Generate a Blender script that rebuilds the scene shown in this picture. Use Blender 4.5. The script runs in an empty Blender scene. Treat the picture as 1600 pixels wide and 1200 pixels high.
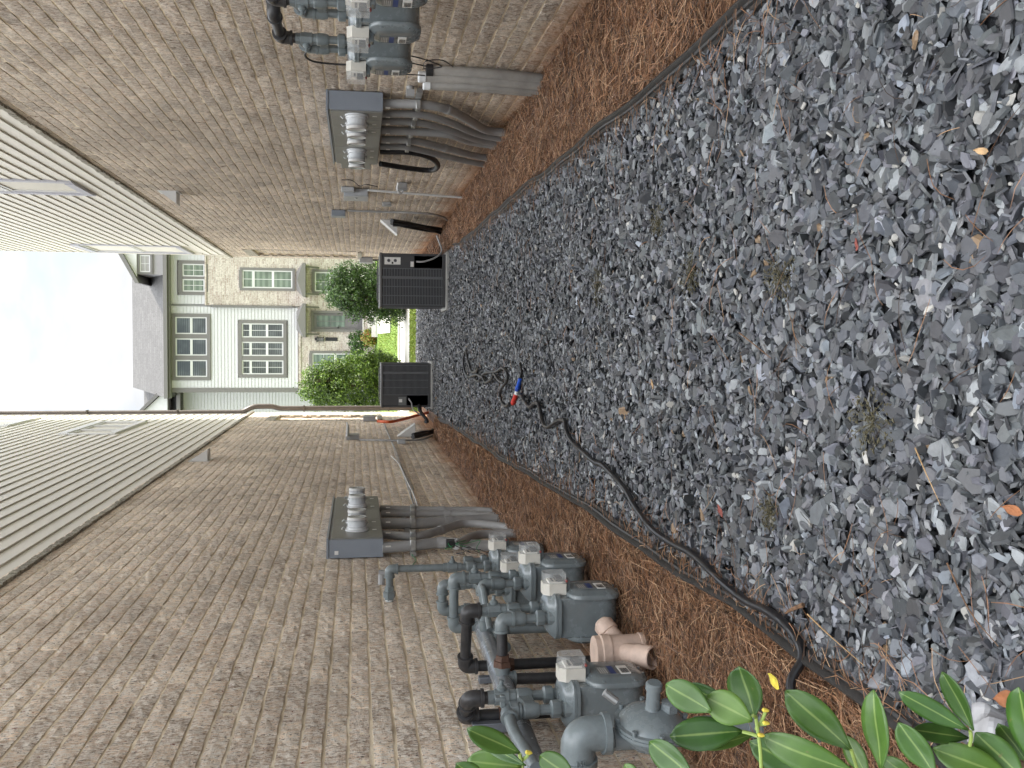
import bpy, math, random
import numpy as np
from mathutils import Vector, Matrix, Euler
rnd = random.Random(7); NR = np.random.default_rng(11)
sc = bpy.context.scene; COL = sc.collection
R_ = math.radians
# ---------------------------------------------------------------- camera
FPX = 1500.0; CAMZ = 1.35
pit = math.atan(241/FPX); psi = math.atan(68/FPX*math.cos(pit))
cF = Vector((-math.sin(psi)*math.cos(pit), math.cos(psi)*math.cos(pit), -math.sin(pit)))
cR = Vector((math.cos(psi), math.sin(psi), 0)); cU = cR.cross(cF)
cam_d = bpy.data.cameras.new('camera'); cam = bpy.data.objects.new('camera', cam_d); COL.objects.link(cam)
cam_d.sensor_width = 36; cam_d.lens = 36*FPX/1600; cam_d.clip_start = 0.05; cam_d.clip_end = 500
# the phone was held sideways: the picture's left is up in the world
X_, Y_, Z_ = -cU, -(-cR), -cF
X_ = -cU; Y_ = cR; Z_ = X_.cross(Y_)
m = Matrix((X_, Y_, Z_)).transposed().to_4x4(); m.translation = (0, 0, CAMZ); cam.matrix_world = m
sc.camera = cam
# ---------------------------------------------------------------- light
SUN = Vector((0.78, 0.30, 0.60)).normalized()
wd = bpy.data.worlds.new('World'); sc.world = wd; wd.use_nodes = True
nt = wd.node_tree; nt.nodes.clear()
def N(nt, t, **k):
    n = nt.nodes.new(t)
    for a, b in k.items():
        if a.startswith('i_'):
            n.inputs[a[2:].replace('_', ' ')].default_value = b
        else: setattr(n, a, b)
    return n
L = lambda nt, a, b: nt.links.new(a, b)
wo = N(nt, 'ShaderNodeOutputWorld'); sky = N(nt, 'ShaderNodeTexSky', sky_type='NISHITA', sun_disc=False)
sky.sun_elevation = math.asin(SUN.z); sky.sun_rotation = math.atan2(SUN.x, SUN.y)
b1 = N(nt, 'ShaderNodeBackground'); b1.inputs[1].default_value = 0.05; L(nt, sky.outputs[0], b1.inputs[0])
tc = N(nt, 'ShaderNodeTexCoord'); mp = N(nt, 'ShaderNodeMapping'); mp.inputs[3].default_value = (1, 1, 2.2)
L(nt, tc.outputs['Generated'], mp.inputs[0])
nz = N(nt, 'ShaderNodeTexNoise'); nz.inputs['Scale'].default_value = 3.2; nz.inputs['Detail'].default_value = 7; nz.inputs['Roughness'].default_value = .6
L(nt, mp.outputs[0], nz.inputs['Vector'])
cr = N(nt, 'ShaderNodeValToRGB'); cr.color_ramp.elements[0].position = .34; cr.color_ramp.elements[0].color = (.10, .10, .10, 1)
cr.color_ramp.elements[1].position = .60; cr.color_ramp.elements[1].color = (1, 1, 1, 1)
L(nt, nz.outputs[0], cr.inputs[0])
nz2 = N(nt, 'ShaderNodeTexNoise'); nz2.inputs['Scale'].default_value = 7; nz2.inputs['Detail'].default_value = 5
L(nt, mp.outputs[0], nz2.inputs['Vector'])
cc = N(nt, 'ShaderNodeValToRGB'); cc.color_ramp.elements[0].position = .3; cc.color_ramp.elements[0].color = (.66, .70, .76, 1)
cc.color_ramp.elements[1].position = .65; cc.color_ramp.elements[1].color = (1, .99, .97, 1)
L(nt, nz2.outputs[0], cc.inputs[0])
b2 = N(nt, 'ShaderNodeBackground')
sz = N(nt, 'ShaderNodeSeparateXYZ'); L(nt, tc.outputs['Generated'], sz.inputs[0])   # a clouded sky is about three times brighter overhead than low down
gr = N(nt, 'ShaderNodeMapRange'); gr.inputs[1].default_value = .30; gr.inputs[2].default_value = .85; gr.inputs[3].default_value = .18; gr.inputs[4].default_value = 1.6; L(nt, sz.outputs[2], gr.inputs[0]); L(nt, gr.outputs[0], b2.inputs[1]); L(nt, cc.outputs[0], b2.inputs[0])
mx = N(nt, 'ShaderNodeMixShader'); L(nt, cr.outputs[0], mx.inputs[0]); L(nt, b1.outputs[0], mx.inputs[1]); L(nt, b2.outputs[0], mx.inputs[2])
L(nt, mx.outputs[0], wo.inputs[0])
sd = bpy.data.lights.new('sun', 'SUN'); sd.energy = 1.5; sd.angle = R_(3); sd.color = (1, .93, .82)
so = bpy.data.objects.new('sun', sd); COL.objects.link(so); so.rotation_euler = SUN.to_track_quat('Z', 'Y').to_euler(); so.location = (6, 10, 20)
vs = sc.view_settings; vs.view_transform = 'Standard'; vs.look = 'None'; vs.gamma = 1; vs.exposure = 2.7
sc.cycles.max_bounces = 8; sc.cycles.diffuse_bounces = 5; sc.cycles.glossy_bounces = 3; sc.cycles.use_denoising = True
# ---------------------------------------------------------------- helpers
def ray(x, y): return cF*FPX + cR*(600-y) - cU*(x-800)
def on(x, y, ax, val):                       # photo pixel -> point on a real plane of the place
    r = ray(x, y); o = Vector((0, 0, CAMZ)); t = (val-o[ax])/r[ax]; return o + r*t
def RX(x, y, X=1.86): return on(x, y, 0, X)
def GY(x, y, Y=39.0): return on(x, y, 1, Y)
class MB:
    def __init__(s): s.v = []; s.f = []
    def add(s, v, f):
        b = len(s.v); s.v += [tuple(p) for p in v]; s.f += [tuple(i+b for i in q) for q in f]; return s
    def box(s, a, b):
        x0, y0, z0 = (min(a[i], b[i]) for i in range(3)); x1, y1, z1 = (max(a[i], b[i]) for i in range(3))
        return s.add([(x0,y0,z0),(x1,y0,z0),(x1,y1,z0),(x0,y1,z0),(x0,y0,z1),(x1,y0,z1),(x1,y1,z1),(x0,y1,z1)],
              [(0,3,2,1),(4,5,6,7),(0,1,5,4),(1,2,6,5),(2,3,7,6),(3,0,4,7)])
    def tube(s, pts, r, n=12, caps=True):
        pts = [Vector(p) for p in pts]; rs = r if isinstance(r, (list, tuple)) else [r]*len(pts)
        T = []
        for i in range(len(pts)):
            a = pts[max(0, i-1)]; b = pts[min(len(pts)-1, i+1)]; T.append((b-a).normalized() if (b-a).length > 1e-9 else Vector((0,0,1)))
        u = T[0].orthogonal().normalized(); v = []; f = []
        for i, p in enumerate(pts):
            u = (u - T[i]*u.dot(T[i])).normalized(); w = T[i].cross(u)
            for k in range(n):
                a = 2*math.pi*k/n; v.append(p + (u*math.cos(a)+w*math.sin(a))*rs[i])
        for i in range(len(pts)-1):
            for k in range(n):
                k2 = (k+1) % n; f.append((i*n+k, i*n+k2, (i+1)*n+k2, (i+1)*n+k))
        if caps: f.append(tuple(reversed(range(n)))); f.append(tuple(range((len(pts)-1)*n, len(pts)*n)))
        return s.add(v, f)
    def lathe(s, o, ax, prof, n=20):          # prof: (distance along axis, radius)
        o = Vector(o); ax = Vector(ax).normalized(); u = ax.orthogonal().normalized(); w = ax.cross(u); v = []; f = []
        for (t, r) in prof:
            for k in range(n):
                a = 2*math.pi*k/n; v.append(o + ax*t + (u*math.cos(a)+w*math.sin(a))*max(r, 1e-4))
        for i in range(len(prof)-1):
            for k in range(n):
                k2 = (k+1) % n; f.append((i*n+k, i*n+k2, (i+1)*n+k2, (i+1)*n+k))
        f.append(tuple(reversed(range(n)))); f.append(tuple(range((len(prof)-1)*n, len(prof)*n)))
        return s.add(v, f)
    def prism(s, out, fr, lo, hi, rings=None):  # outline in 2D, fr(a,b,t)->3D; rings: [(t, scale)]
        n = len(out); rings = rings or [(lo, 1), (hi, 1)]
        cx = sum(p[0] for p in out)/n; cy = sum(p[1] for p in out)/n; v = []; f = []
        for (t, k) in rings:
            for (a, b) in out:
                da, db = a-cx, b-cy; l = math.hypot(da, db) or 1
                if k <= 0: kk = max(0, 1+k/l); da *= kk; db *= kk      # k<=0: inset by metres
                v.append(fr(cx+da, cy+db, t))
        for i in range(len(rings)-1):
            for q in range(n):
                q2 = (q+1) % n; f.append((i*n+q, i*n+q2, (i+1)*n+q2, (i+1)*n+q))
        f.append(tuple(reversed(range(n)))); f.append(tuple(range((len(rings)-1)*n, len(rings)*n)))
        return s.add(v, f)
    def build(s, name, mat, parent=None, smooth=30, bevel=0, seg=2):
        me = bpy.data.meshes.new(name); me.from_pydata([tuple(p) for p in s.v], [], s.f); me.validate(); me.materials.append(mat)
        fixn(me)
        o = bpy.data.objects.new(name, me); COL.objects.link(o)
        if smooth:
            me.polygons.foreach_set('use_smooth', [True]*len(me.polygons)); me.set_sharp_from_angle(angle=R_(smooth))
        if parent:
            o.parent = parent; o.matrix_parent_inverse = Matrix()
            if parent.get('_l'):                       # parts given in world coordinates
                me.transform(parent['_m'] if False else LOC[parent.name].inverted())
        if bevel:
            b = o.modifiers.new('bevel', 'BEVEL'); b.width = bevel; b.segments = seg; b.limit_method = 'ANGLE'; b.angle_limit = R_(40); b.harden_normals = False
        return o
import bmesh
def fixn(me):
    bm = bmesh.new(); bm.from_mesh(me); bmesh.ops.recalc_face_normals(bm, faces=bm.faces); bm.to_mesh(me); bm.free()
LOC = {}
def tag(o, label, cat, group=None, kind=None):
    if label: o['label'] = label
    if cat: o['category'] = cat
    if group: o['group'] = group
    if kind: o['kind'] = kind
    return o
def struct(o): o['kind'] = 'structure'; return o
def thing(name, label, cat, loc=(0, 0, 0), group=None, rz=0, world=True):
    o = bpy.data.objects.new(name, None); COL.objects.link(o); o.empty_display_size = .1
    o.location = loc; o.rotation_euler = (0, 0, rz); tag(o, label, cat, group)
    LOC[o.name] = Matrix.Translation(loc) @ Matrix.Rotation(rz, 4, 'Z')
    if world: o['_l'] = 1
    return o
def sub(o):                                    # lets a mesh part take world-space sub-parts
    p = o.parent; LOC[o.name] = LOC[p.name] if p else Matrix(); o['_l'] = 1; return o
def copy_tree(o, parent=None):
    c = o.copy(); COL.objects.link(c); c.parent = parent
    for ch in [x for x in COL.objects if x.parent == o]: copy_tree(ch, c)
    return c
def spline(pts, k=6):
    pts = [Vector(p) for p in pts]; out = []
    P = [pts[0]*2-pts[1]] + pts + [pts[-1]*2-pts[-2]]
    for i in range(1, len(P)-2):
        for j in range(k):
            t = j/k; a, b, c, d = P[i-1], P[i], P[i+1], P[i+2]
            out.append(.5*((2*b)+(c-a)*t+(2*a-5*b+4*c-d)*t*t+(3*b-a-3*c+d)*t**3))
    return out + [pts[-1]]
def fillet(pts, r, k=6):
    pts = [Vector(p) for p in pts]; out = [pts[0]]
    for i in range(1, len(pts)-1):
        a, b, c = pts[i-1], pts[i], pts[i+1]; d1 = (a-b); d2 = (c-b); q = min(r, d1.length*.49, d2.length*.49)
        p0 = b+d1.normalized()*q; p1 = b+d2.normalized()*q
        for j in range(k+1):
            t = j/k; out.append(p0*(1-t)**2+b*2*t*(1-t)+p1*t*t)
    return out+[pts[-1]]
def bigmesh(name, mat, V, nper, faces, count, col=None, parent=None, smooth=False):
    """count copies of one topology: V (count*nper,3); faces = list of index tuples inside one copy"""
    me = bpy.data.meshes.new(name); nv = count*nper
    lt = np.array([len(f) for f in faces]); fi = np.concatenate([np.array(f) for f in faces])
    loops = (fi[None, :] + (np.arange(count)*nper)[:, None]).ravel(); tot = np.tile(lt, count)
    st = np.concatenate([[0], np.cumsum(tot)[:-1]])
    me.vertices.add(nv); me.vertices.foreach_set('co', np.ascontiguousarray(V, dtype=np.float32).ravel())
    me.loops.add(len(loops)); me.loops.foreach_set('vertex_index', loops.astype(np.int32))
    me.polygons.add(len(tot)); me.polygons.foreach_set('loop_start', st.astype(np.int32))
    try: me.polygons.foreach_set('loop_total', tot.astype(np.int32))
    except Exception: pass
    me.update(calc_edges=True)
    if col is not None:
        a = me.color_attributes.new('tone', 'FLOAT_COLOR', 'POINT')
        c = np.ones((nv, 4), dtype=np.float32); c[:, :3] = np.repeat(col, nper, axis=0); a.data.foreach_set('color', c.ravel())
    me.polygons.foreach_set('use_smooth', [smooth]*len(me.polygons))
    me.materials.append(mat); o = bpy.data.objects.new(name, me); COL.objects.link(o)
    if parent: o.parent = parent
    return o
# ---------------------------------------------------------------- materials
def mat(name, col, rough=.6, metal=0, var=.12, vs=8, bump=0, bs=60, spec=.5, attr=False, coat=0):
    m = bpy.data.materials.new(name); m.use_nodes = True; nt = m.node_tree; b = nt.nodes['Principled BSDF']
    b.inputs['Roughness'].default_value = rough; b.inputs['Metallic'].default_value = metal; b.inputs['Specular IOR Level'].default_value = spec
    if coat: b.inputs['Coat Weight'].default_value = coat
    tc = N(nt, 'ShaderNodeTexCoord'); n = N(nt, 'ShaderNodeTexNoise'); n.inputs['Scale'].default_value = vs; n.inputs['Detail'].default_value = 6; n.inputs['Roughness'].default_value = .65
    L(nt, tc.outputs['Object'], n.inputs['Vector'])
    mr = N(nt, 'ShaderNodeMapRange'); mr.inputs[1].default_value = .3; mr.inputs[2].default_value = .7; mr.inputs[3].default_value = 1-var; mr.inputs[4].default_value = 1+var
    L(nt, n.outputs[0], mr.inputs[0])
    vm = N(nt, 'ShaderNodeVectorMath', operation='MULTIPLY')
    if attr:
        a = N(nt, 'ShaderNodeAttribute'); a.attribute_name = 'tone'; L(nt, a.outputs['Color'], vm.inputs[0])
    else: vm.inputs[0].default_value = col[:3]
    L(nt, mr.outputs[0], vm.inputs[1]); L(nt, vm.outputs[0], b.inputs['Base Color'])
    if rough > .2:
        r = N(nt, 'ShaderNodeMapRange'); r.inputs[3].default_value = max(.05, rough-.1); r.inputs[4].default_value = min(1, rough+.12); L(nt, n.outputs[0], r.inputs[0]); L(nt, r.outputs[0], b.inputs['Roughness'])
    if bump:
        n2 = N(nt, 'ShaderNodeTexNoise'); n2.inputs['Scale'].default_value = bs; n2.inputs['Detail'].default_value = 5; L(nt, tc.outputs['Object'], n2.inputs['Vector'])
        bp = N(nt, 'ShaderNodeBump'); bp.inputs['Strength'].default_value = 1; bp.inputs['Distance'].default_value = bump; L(nt, n2.outputs[0], bp.inputs['Height']); L(nt, bp.outputs[0], b.inputs['Normal'])
    return m
def ramp(nt, src, stops):
    r = N(nt, 'ShaderNodeValToRGB'); e = r.color_ramp.elements
    e[0].position = stops[0][0]; e[0].color = (*stops[0][1], 1); e[1].position = stops[-1][0]; e[1].color = (*stops[-1][1], 1)
    for p, c in stops[1:-1]: x = e.new(p); x.color = (*c, 1)
    L(nt, src, r.inputs[0]); return r
def mixc(nt, f, a, b, mode='MIX'):
    mx = N(nt, 'ShaderNodeMix', data_type='RGBA', blend_type=mode)
    if isinstance(f, float): mx.inputs[0].default_value = f
    else: L(nt, f, mx.inputs[0])
    for s, i in ((a, 6), (b, 7)):
        if isinstance(s, tuple): mx.inputs[i].default_value = (*s, 1)
        else: L(nt, s, mx.inputs[i])
    return mx.outputs[2]
def brick_mat(name, stops, white=.0, mortar=False, tone=None, stain=(.42, .20, .09)):
    m = bpy.data.materials.new(name); m.use_nodes = True; nt = m.node_tree; b = nt.nodes['Principled BSDF']; b.inputs['Roughness'].default_value = .9; b.inputs['Specular IOR Level'].default_value = .25
    tc = N(nt, 'ShaderNodeTexCoord'); ob = tc.outputs['Object']
    def noise(s, d=6, r=.65, vec=None):
        n = N(nt, 'ShaderNodeTexNoise'); n.inputs['Scale'].default_value = s; n.inputs['Detail'].default_value = d; n.inputs['Roughness'].default_value = r; L(nt, vec or ob, n.inputs['Vector']); return n.outputs[0]
    if mortar: c = ramp(nt, noise(14), [(.3, stops[0]), (.7, stops[1])]).outputs[0]
    else:
        at = N(nt, 'ShaderNodeAttribute'); at.attribute_name = 'tone'
        c = mixc(nt, 1.0, tone or at.outputs['Color'], ramp(nt, noise(13, 8, .75), [(.32, (.55, .52, .49)), (.5, (1, 1, 1)), (.68, (1.45, 1.43, 1.4))]).outputs[0], 'MULTIPLY')
        mp = N(nt, 'ShaderNodeMapping'); mp.inputs[3].default_value = (1, 1.6, .7); L(nt, ob, mp.inputs[0])
        wh = ramp(nt, noise(42, 8, .8, mp.outputs[0]), [(.47, (0, 0, 0)), (.53, (1, 1, 1))]).outputs[0]
        ws = N(nt, 'ShaderNodeMath', operation='MULTIPLY'); L(nt, wh, ws.inputs[0]); ws.inputs[1].default_value = white
        c = mixc(nt, ws.outputs[0], c, (.86, .82, .75))
        sp = ramp(nt, noise(70, 6, .7, mp.outputs[0]), [(.385, (1, 1, 1)), (.43, (0, 0, 0))]).outputs[0]
        c = mixc(nt, sp, c, (.09, .07, .058))
        rd = ramp(nt, noise(38, 3, .5), [(.67, (0, 0, 0)), (.73, (1, 1, 1))]).outputs[0]
        c = mixc(nt, rd, c, (.22, .075, .055))
    # red clay splashed up from the soil, and dark weather streaks
    sx = N(nt, 'ShaderNodeSeparateXYZ'); L(nt, ob, sx.inputs[0])
    ad = N(nt, 'ShaderNodeMath', operation='MULTIPLY_ADD'); L(nt, noise(2.2), ad.inputs[0]); ad.inputs[1].default_value = -.55; L(nt, sx.outputs[2], ad.inputs[2])
    cl = ramp(nt, ad.outputs[0], [(.22, (.8, .8, .8)), (.50, (0, 0, 0))]).outputs[0]
    ad.inputs[1].default_value = .5
    c = mixc(nt, cl, c, stain)
    big = ramp(nt, noise(.8, 4), [(.35, (.8, .79, .78)), (.6, (1.06, 1.05, 1.04))]).outputs[0]
    c = mixc(nt, 1.0, c, big, 'MULTIPLY'); L(nt, c, b.inputs['Base Color'])
    mp2 = N(nt, 'ShaderNodeMapping'); mp2.inputs[3].default_value = (1, .5, 1.5); L(nt, ob, mp2.inputs[0])
    bp = N(nt, 'ShaderNodeBump'); bp.inputs['Distance'].default_value = .006 if not mortar else .004; bp.inputs['Strength'].default_value = 1; L(nt, noise(60, 8, .8, mp2.outputs[0]), bp.inputs['Height']); L(nt, bp.outputs[0], b.inputs['Normal'])
    return m
def glass_mat(name, tint=(.03, .04, .045), rough=.04):
    m = bpy.data.materials.new(name); m.use_nodes = True; b = m.node_tree.nodes['Principled BSDF']; b.inputs['Base Color'].default_value = (*tint, 1); b.inputs['Roughness'].default_value = rough; b.inputs['Specular IOR Level'].default_value = .8; return m
def clear_mat(name, col=(.9, .93, .95), rough=.08, a=.35):
    m = bpy.data.materials.new(name); m.use_nodes = True; b = m.node_tree.nodes['Principled BSDF']; b.inputs['Base Color'].default_value = (*col, 1); b.inputs['Roughness'].default_value = rough; b.inputs['Alpha'].default_value = a; return m
M = {}
M['siding'] = mat('cream_siding', (.61, .585, .52), .6, var=.05, vs=1.5, bump=.0006, bs=90)
M['trim'] = mat('grey_trim', (.30, .29, .28), .5, var=.05)
M['trimd'] = mat('brown_metal', (.095, .08, .07), .4, var=.1)
M['wpaint'] = mat('white_paint', (.62, .62, .61), .5, var=.03)
M['glass'] = glass_mat('window_glass', (.10, .12, .13))
M['glassd'] = glass_mat('dark_window_glass', (.06, .07, .08))
M['screen'] = mat('window_screen', (.10, .10, .11), .8)
M['pvc'] = mat('grey_conduit', (.34, .345, .35), .45, var=.14, vs=5, bump=.0006, bs=50)
M['pvc2'] = mat('dusty_conduit', (.36, .35, .33), .6, var=.22, vs=7, bump=.0006, bs=50)
M['box'] = mat('meter_enclosure_paint', (.235, .265, .31), .38, var=.07, vs=4, bump=.0003, bs=120)
M['boxf'] = mat('meter_cover_paint', (.20, .205, .195), .42, var=.1, vs=5)
M['meterg'] = clear_mat('meter_glass', (.86, .9, .93), .1, .45)
M['meterb'] = mat('meter_base_plastic', (.62, .64, .66), .4, var=.05)
M['gas'] = mat('gas_meter_paint', (.162, .190, .200), .25, var=.16, vs=9, bump=.0009, bs=35, coat=.15)
M['gasp'] = mat('gas_pipe_paint', (.165, .195, .205), .30, var=.2, vs=14, bump=.001, bs=60)
M['iron'] = mat('black_iron', (.035, .035, .037), .42, var=.4, vs=14, bump=.0015, bs=70)
M['rust'] = mat('rusty_iron', (.10, .052, .035), .7, var=.5, vs=30, bump=.0015, bs=90)
M['zinc'] = mat('galvanised_steel', (.45, .46, .46), .35, .7, var=.2, vs=20)
M['strut'] = mat('grey_strut', (.17, .185, .21), .4, .4, var=.15)
M['peach'] = mat('peach_pvc', (.60, .46, .38), .6, var=.2, vs=10, bump=.0012, bs=60)
M['cap'] = mat('white_cap', (.75, .78, .8), .4)
M['idx'] = mat('index_case', (.60, .58, .52), .45, var=.12)
M['idxc'] = clear_mat('index_window', (.75, .77, .76), .12, .28)
M['idxd'] = mat('index_dial', (.70, .68, .62), .6)
M['blue'] = mat('blue_label', (.03, .06, .2), .5)
M['white'] = mat('white_label', (.75, .75, .73), .6)
M['black'] = mat('black_rubber', (.015, .015, .017), .45, var=.2)
M['blackm'] = mat('black_matt', (.02, .02, .022), .7)
M['ac'] = mat('charcoal_cabinet', (.062, .063, .067), .42, var=.08)
M['acl'] = mat('charcoal_louvre', (.12, .125, .135), .4, var=.08)
M['acd'] = mat('dark_coil', (.012, .012, .014), .7)
M['dirt'] = mat('muddy_pipe', (.24, .19, .16), .8, var=.25, vs=12)
M['conc'] = mat('pale_concrete', (.50, .48, .44), .85, var=.12, vs=3, bump=.002, bs=80)
M['pad'] = mat('grey_pad', (.36, .36, .35), .8, var=.15)
M['orange'] = mat('orange_conduit', (.62, .10, .02), .45)
M['seal'] = mat('faded_red_seal', (.30, .07, .06), .6)
M['red'] = mat('red_plastic', (.5, .03, .02), .5)
M['grnw'] = mat('green_wire', (.03, .25, .09), .5)
M['edge'] = mat('black_edging', (.03, .029, .028), .55, var=.35, vs=12, bump=.0015, bs=60)
M['header'] = mat('grey_header_pipe', (.25, .27, .29), .25, .3, var=.2, vs=9)
M['teleb'] = mat('pale_grey_plastic', (.42, .44, .46), .45, var=.06)
M['scrap'] = mat('pale_scrap', (.34, .34, .35), .7, var=.1)
# ================================================================ THE SETTING
def gz(x, y):                                  # height of the alley floor
    t = min(1, max(0, (y-8)/7)); return -.06*t*t*(3-2*t)
def sheet(name, mt, xs, ys, zf, jit=0):
    b = MB(); v = [(x, y, zf(x, y)+(rnd.uniform(-jit, jit) if jit else 0)) for y in ys for x in xs]; n = len(xs)
    b.add(v, [(j*n+i, j*n+i+1, (j+1)*n+i+1, (j+1)*n+i) for j in range(len(ys)-1) for i in range(n-1)])
    return struct(b.build(name, mt))
lin = lambda a, b, n: [a+(b-a)*i/(n-1) for i in range(n)]
XL, XR, YE = -1.72, 1.94, 23.3
TOPL, TOPR = 3.84, 4.31
M['soil'] = mat('bare_soil', (.10, .06, .04), .95, var=.4, vs=3, bump=.01, bs=20)
M['lawn'] = mat('lawn_green', (.13, .22, .03), .9, var=.35, vs=2, bump=.02, bs=40)
M['walk'] = mat('concrete_walk', (.55, .53, .48), .85, var=.1, vs=2, bump=.002, bs=60)
M['asph'] = mat('asphalt', (.08, .08, .082), .9, var=.2, vs=3, bump=.003, bs=80)
M['under'] = mat('gravel_base', (.028, .03, .034), .9, var=.6, vs=30, bump=.01, bs=40)
M['strawb'] = mat('straw_base', (.085, .042, .022), .95, var=.5, vs=14, bump=.012, bs=35)
# terrain: flat alley, then the ground climbs gently to the house across the green
def farz(x, y):
    P = [(23.4, -.09), (24.2, .02), (27, .18), (28, .22), (30, .33), (35, .56), (37, .62), (38.3, .66), (60, 1.2), (200, 3)]
    if y <= P[0][0]: return -.09
    for (a, za), (b, zb) in zip(P, P[1:]):
        if y <= b: return za+(zb-za)*(y-a)/(b-a)
    return P[-1][1]
sheet('ground', M['soil'], [-90, -30, -12, -6, -3, 0, 3, 6, 12, 30, 90], [-30, -5, 0, 8, 15, 23.2, 24, 26, 28, 30, 33, 36, 39, 60, 200], lambda x, y: farz(x, y)-.12)
sheet('gravel_bed', M['under'], lin(-1.35, 1.35, 10), lin(.2, 23.4, 70), lambda x, y: gz(x, y)-.015, .006)
sheet('lawn', M['lawn'], [-14, -5, 0, 5, 14], [23.4, 23.8, 24.2, 24.55], lambda x, y: farz(x, y)-.01)
sheet('sidewalk', M['walk'], [-14, -5, 0, 5, 14], [24.56, 25.5, 26.95], lambda x, y: farz(x, y)+.01)
b = MB(); b.box((-14, 26.96, 0), (14, 27.3, farz(0, 27.1)+.05)); struct(b.build('kerb', M['conc'], bevel=.02))
sheet('green', M['lawn'], [-14, -5, 0, 5, 14], [27.31, 28.5, 30, 32, 35, 38.9], lambda x, y: farz(x, y)-.004)
xw0, xw1 = GY(600, 520, 31).x, GY(600, 395, 31).x
sheet('front_walk', M['walk'], lin(xw0, xw0+1.9, 3), [30.2, 32, 34, 36.2], lambda x, y: farz(x, y)+.02)
# blades of grass on the lawn (a mass nobody could count)
def grass(name, x0, x1, y0, y1, n, h):
    px = NR.uniform(x0, x1, n); py = NR.uniform(y0, y1, n); pz = np.array([farz(a, b) for a, b in zip(px, py)])-.01
    V = np.zeros((n, 3, 3)); an = NR.uniform(0, 6.28, n); w = .012
    V[:, 0] = np.stack([px-np.cos(an)*w, py-np.sin(an)*w, pz], 1); V[:, 1] = np.stack([px+np.cos(an)*w, py+np.sin(an)*w, pz], 1)
    hh = h*NR.uniform(.5, 1.2, n); V[:, 2] = np.stack([px+NR.normal(0, .03, n), py+NR.normal(0, .03, n), pz+hh], 1)
    col = np.array([.14, .24, .03])*NR.uniform(.6, 1.3, (n, 1))*np.array([1, 1, 1])+np.stack([NR.uniform(0, .07, n), np.zeros(n), np.zeros(n)], 1)
    return tag(bigmesh(name, M['blade'], V.reshape(-1, 3), 3, [(0, 1, 2)], n, col), 'short bright green grass of the lawn', 'grass', kind='stuff')
M['blade'] = mat('grass_blade', (1, 1, 1), .7, attr=True, var=.2)
g = grass('grass', -3.5, 3.5, 23.45, 24.5, 14000, .05); grass('grass', -3, 3.5, 27.35, 36, 24000, .05)['label'] = 'bright green grass in front of the far house'

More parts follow.
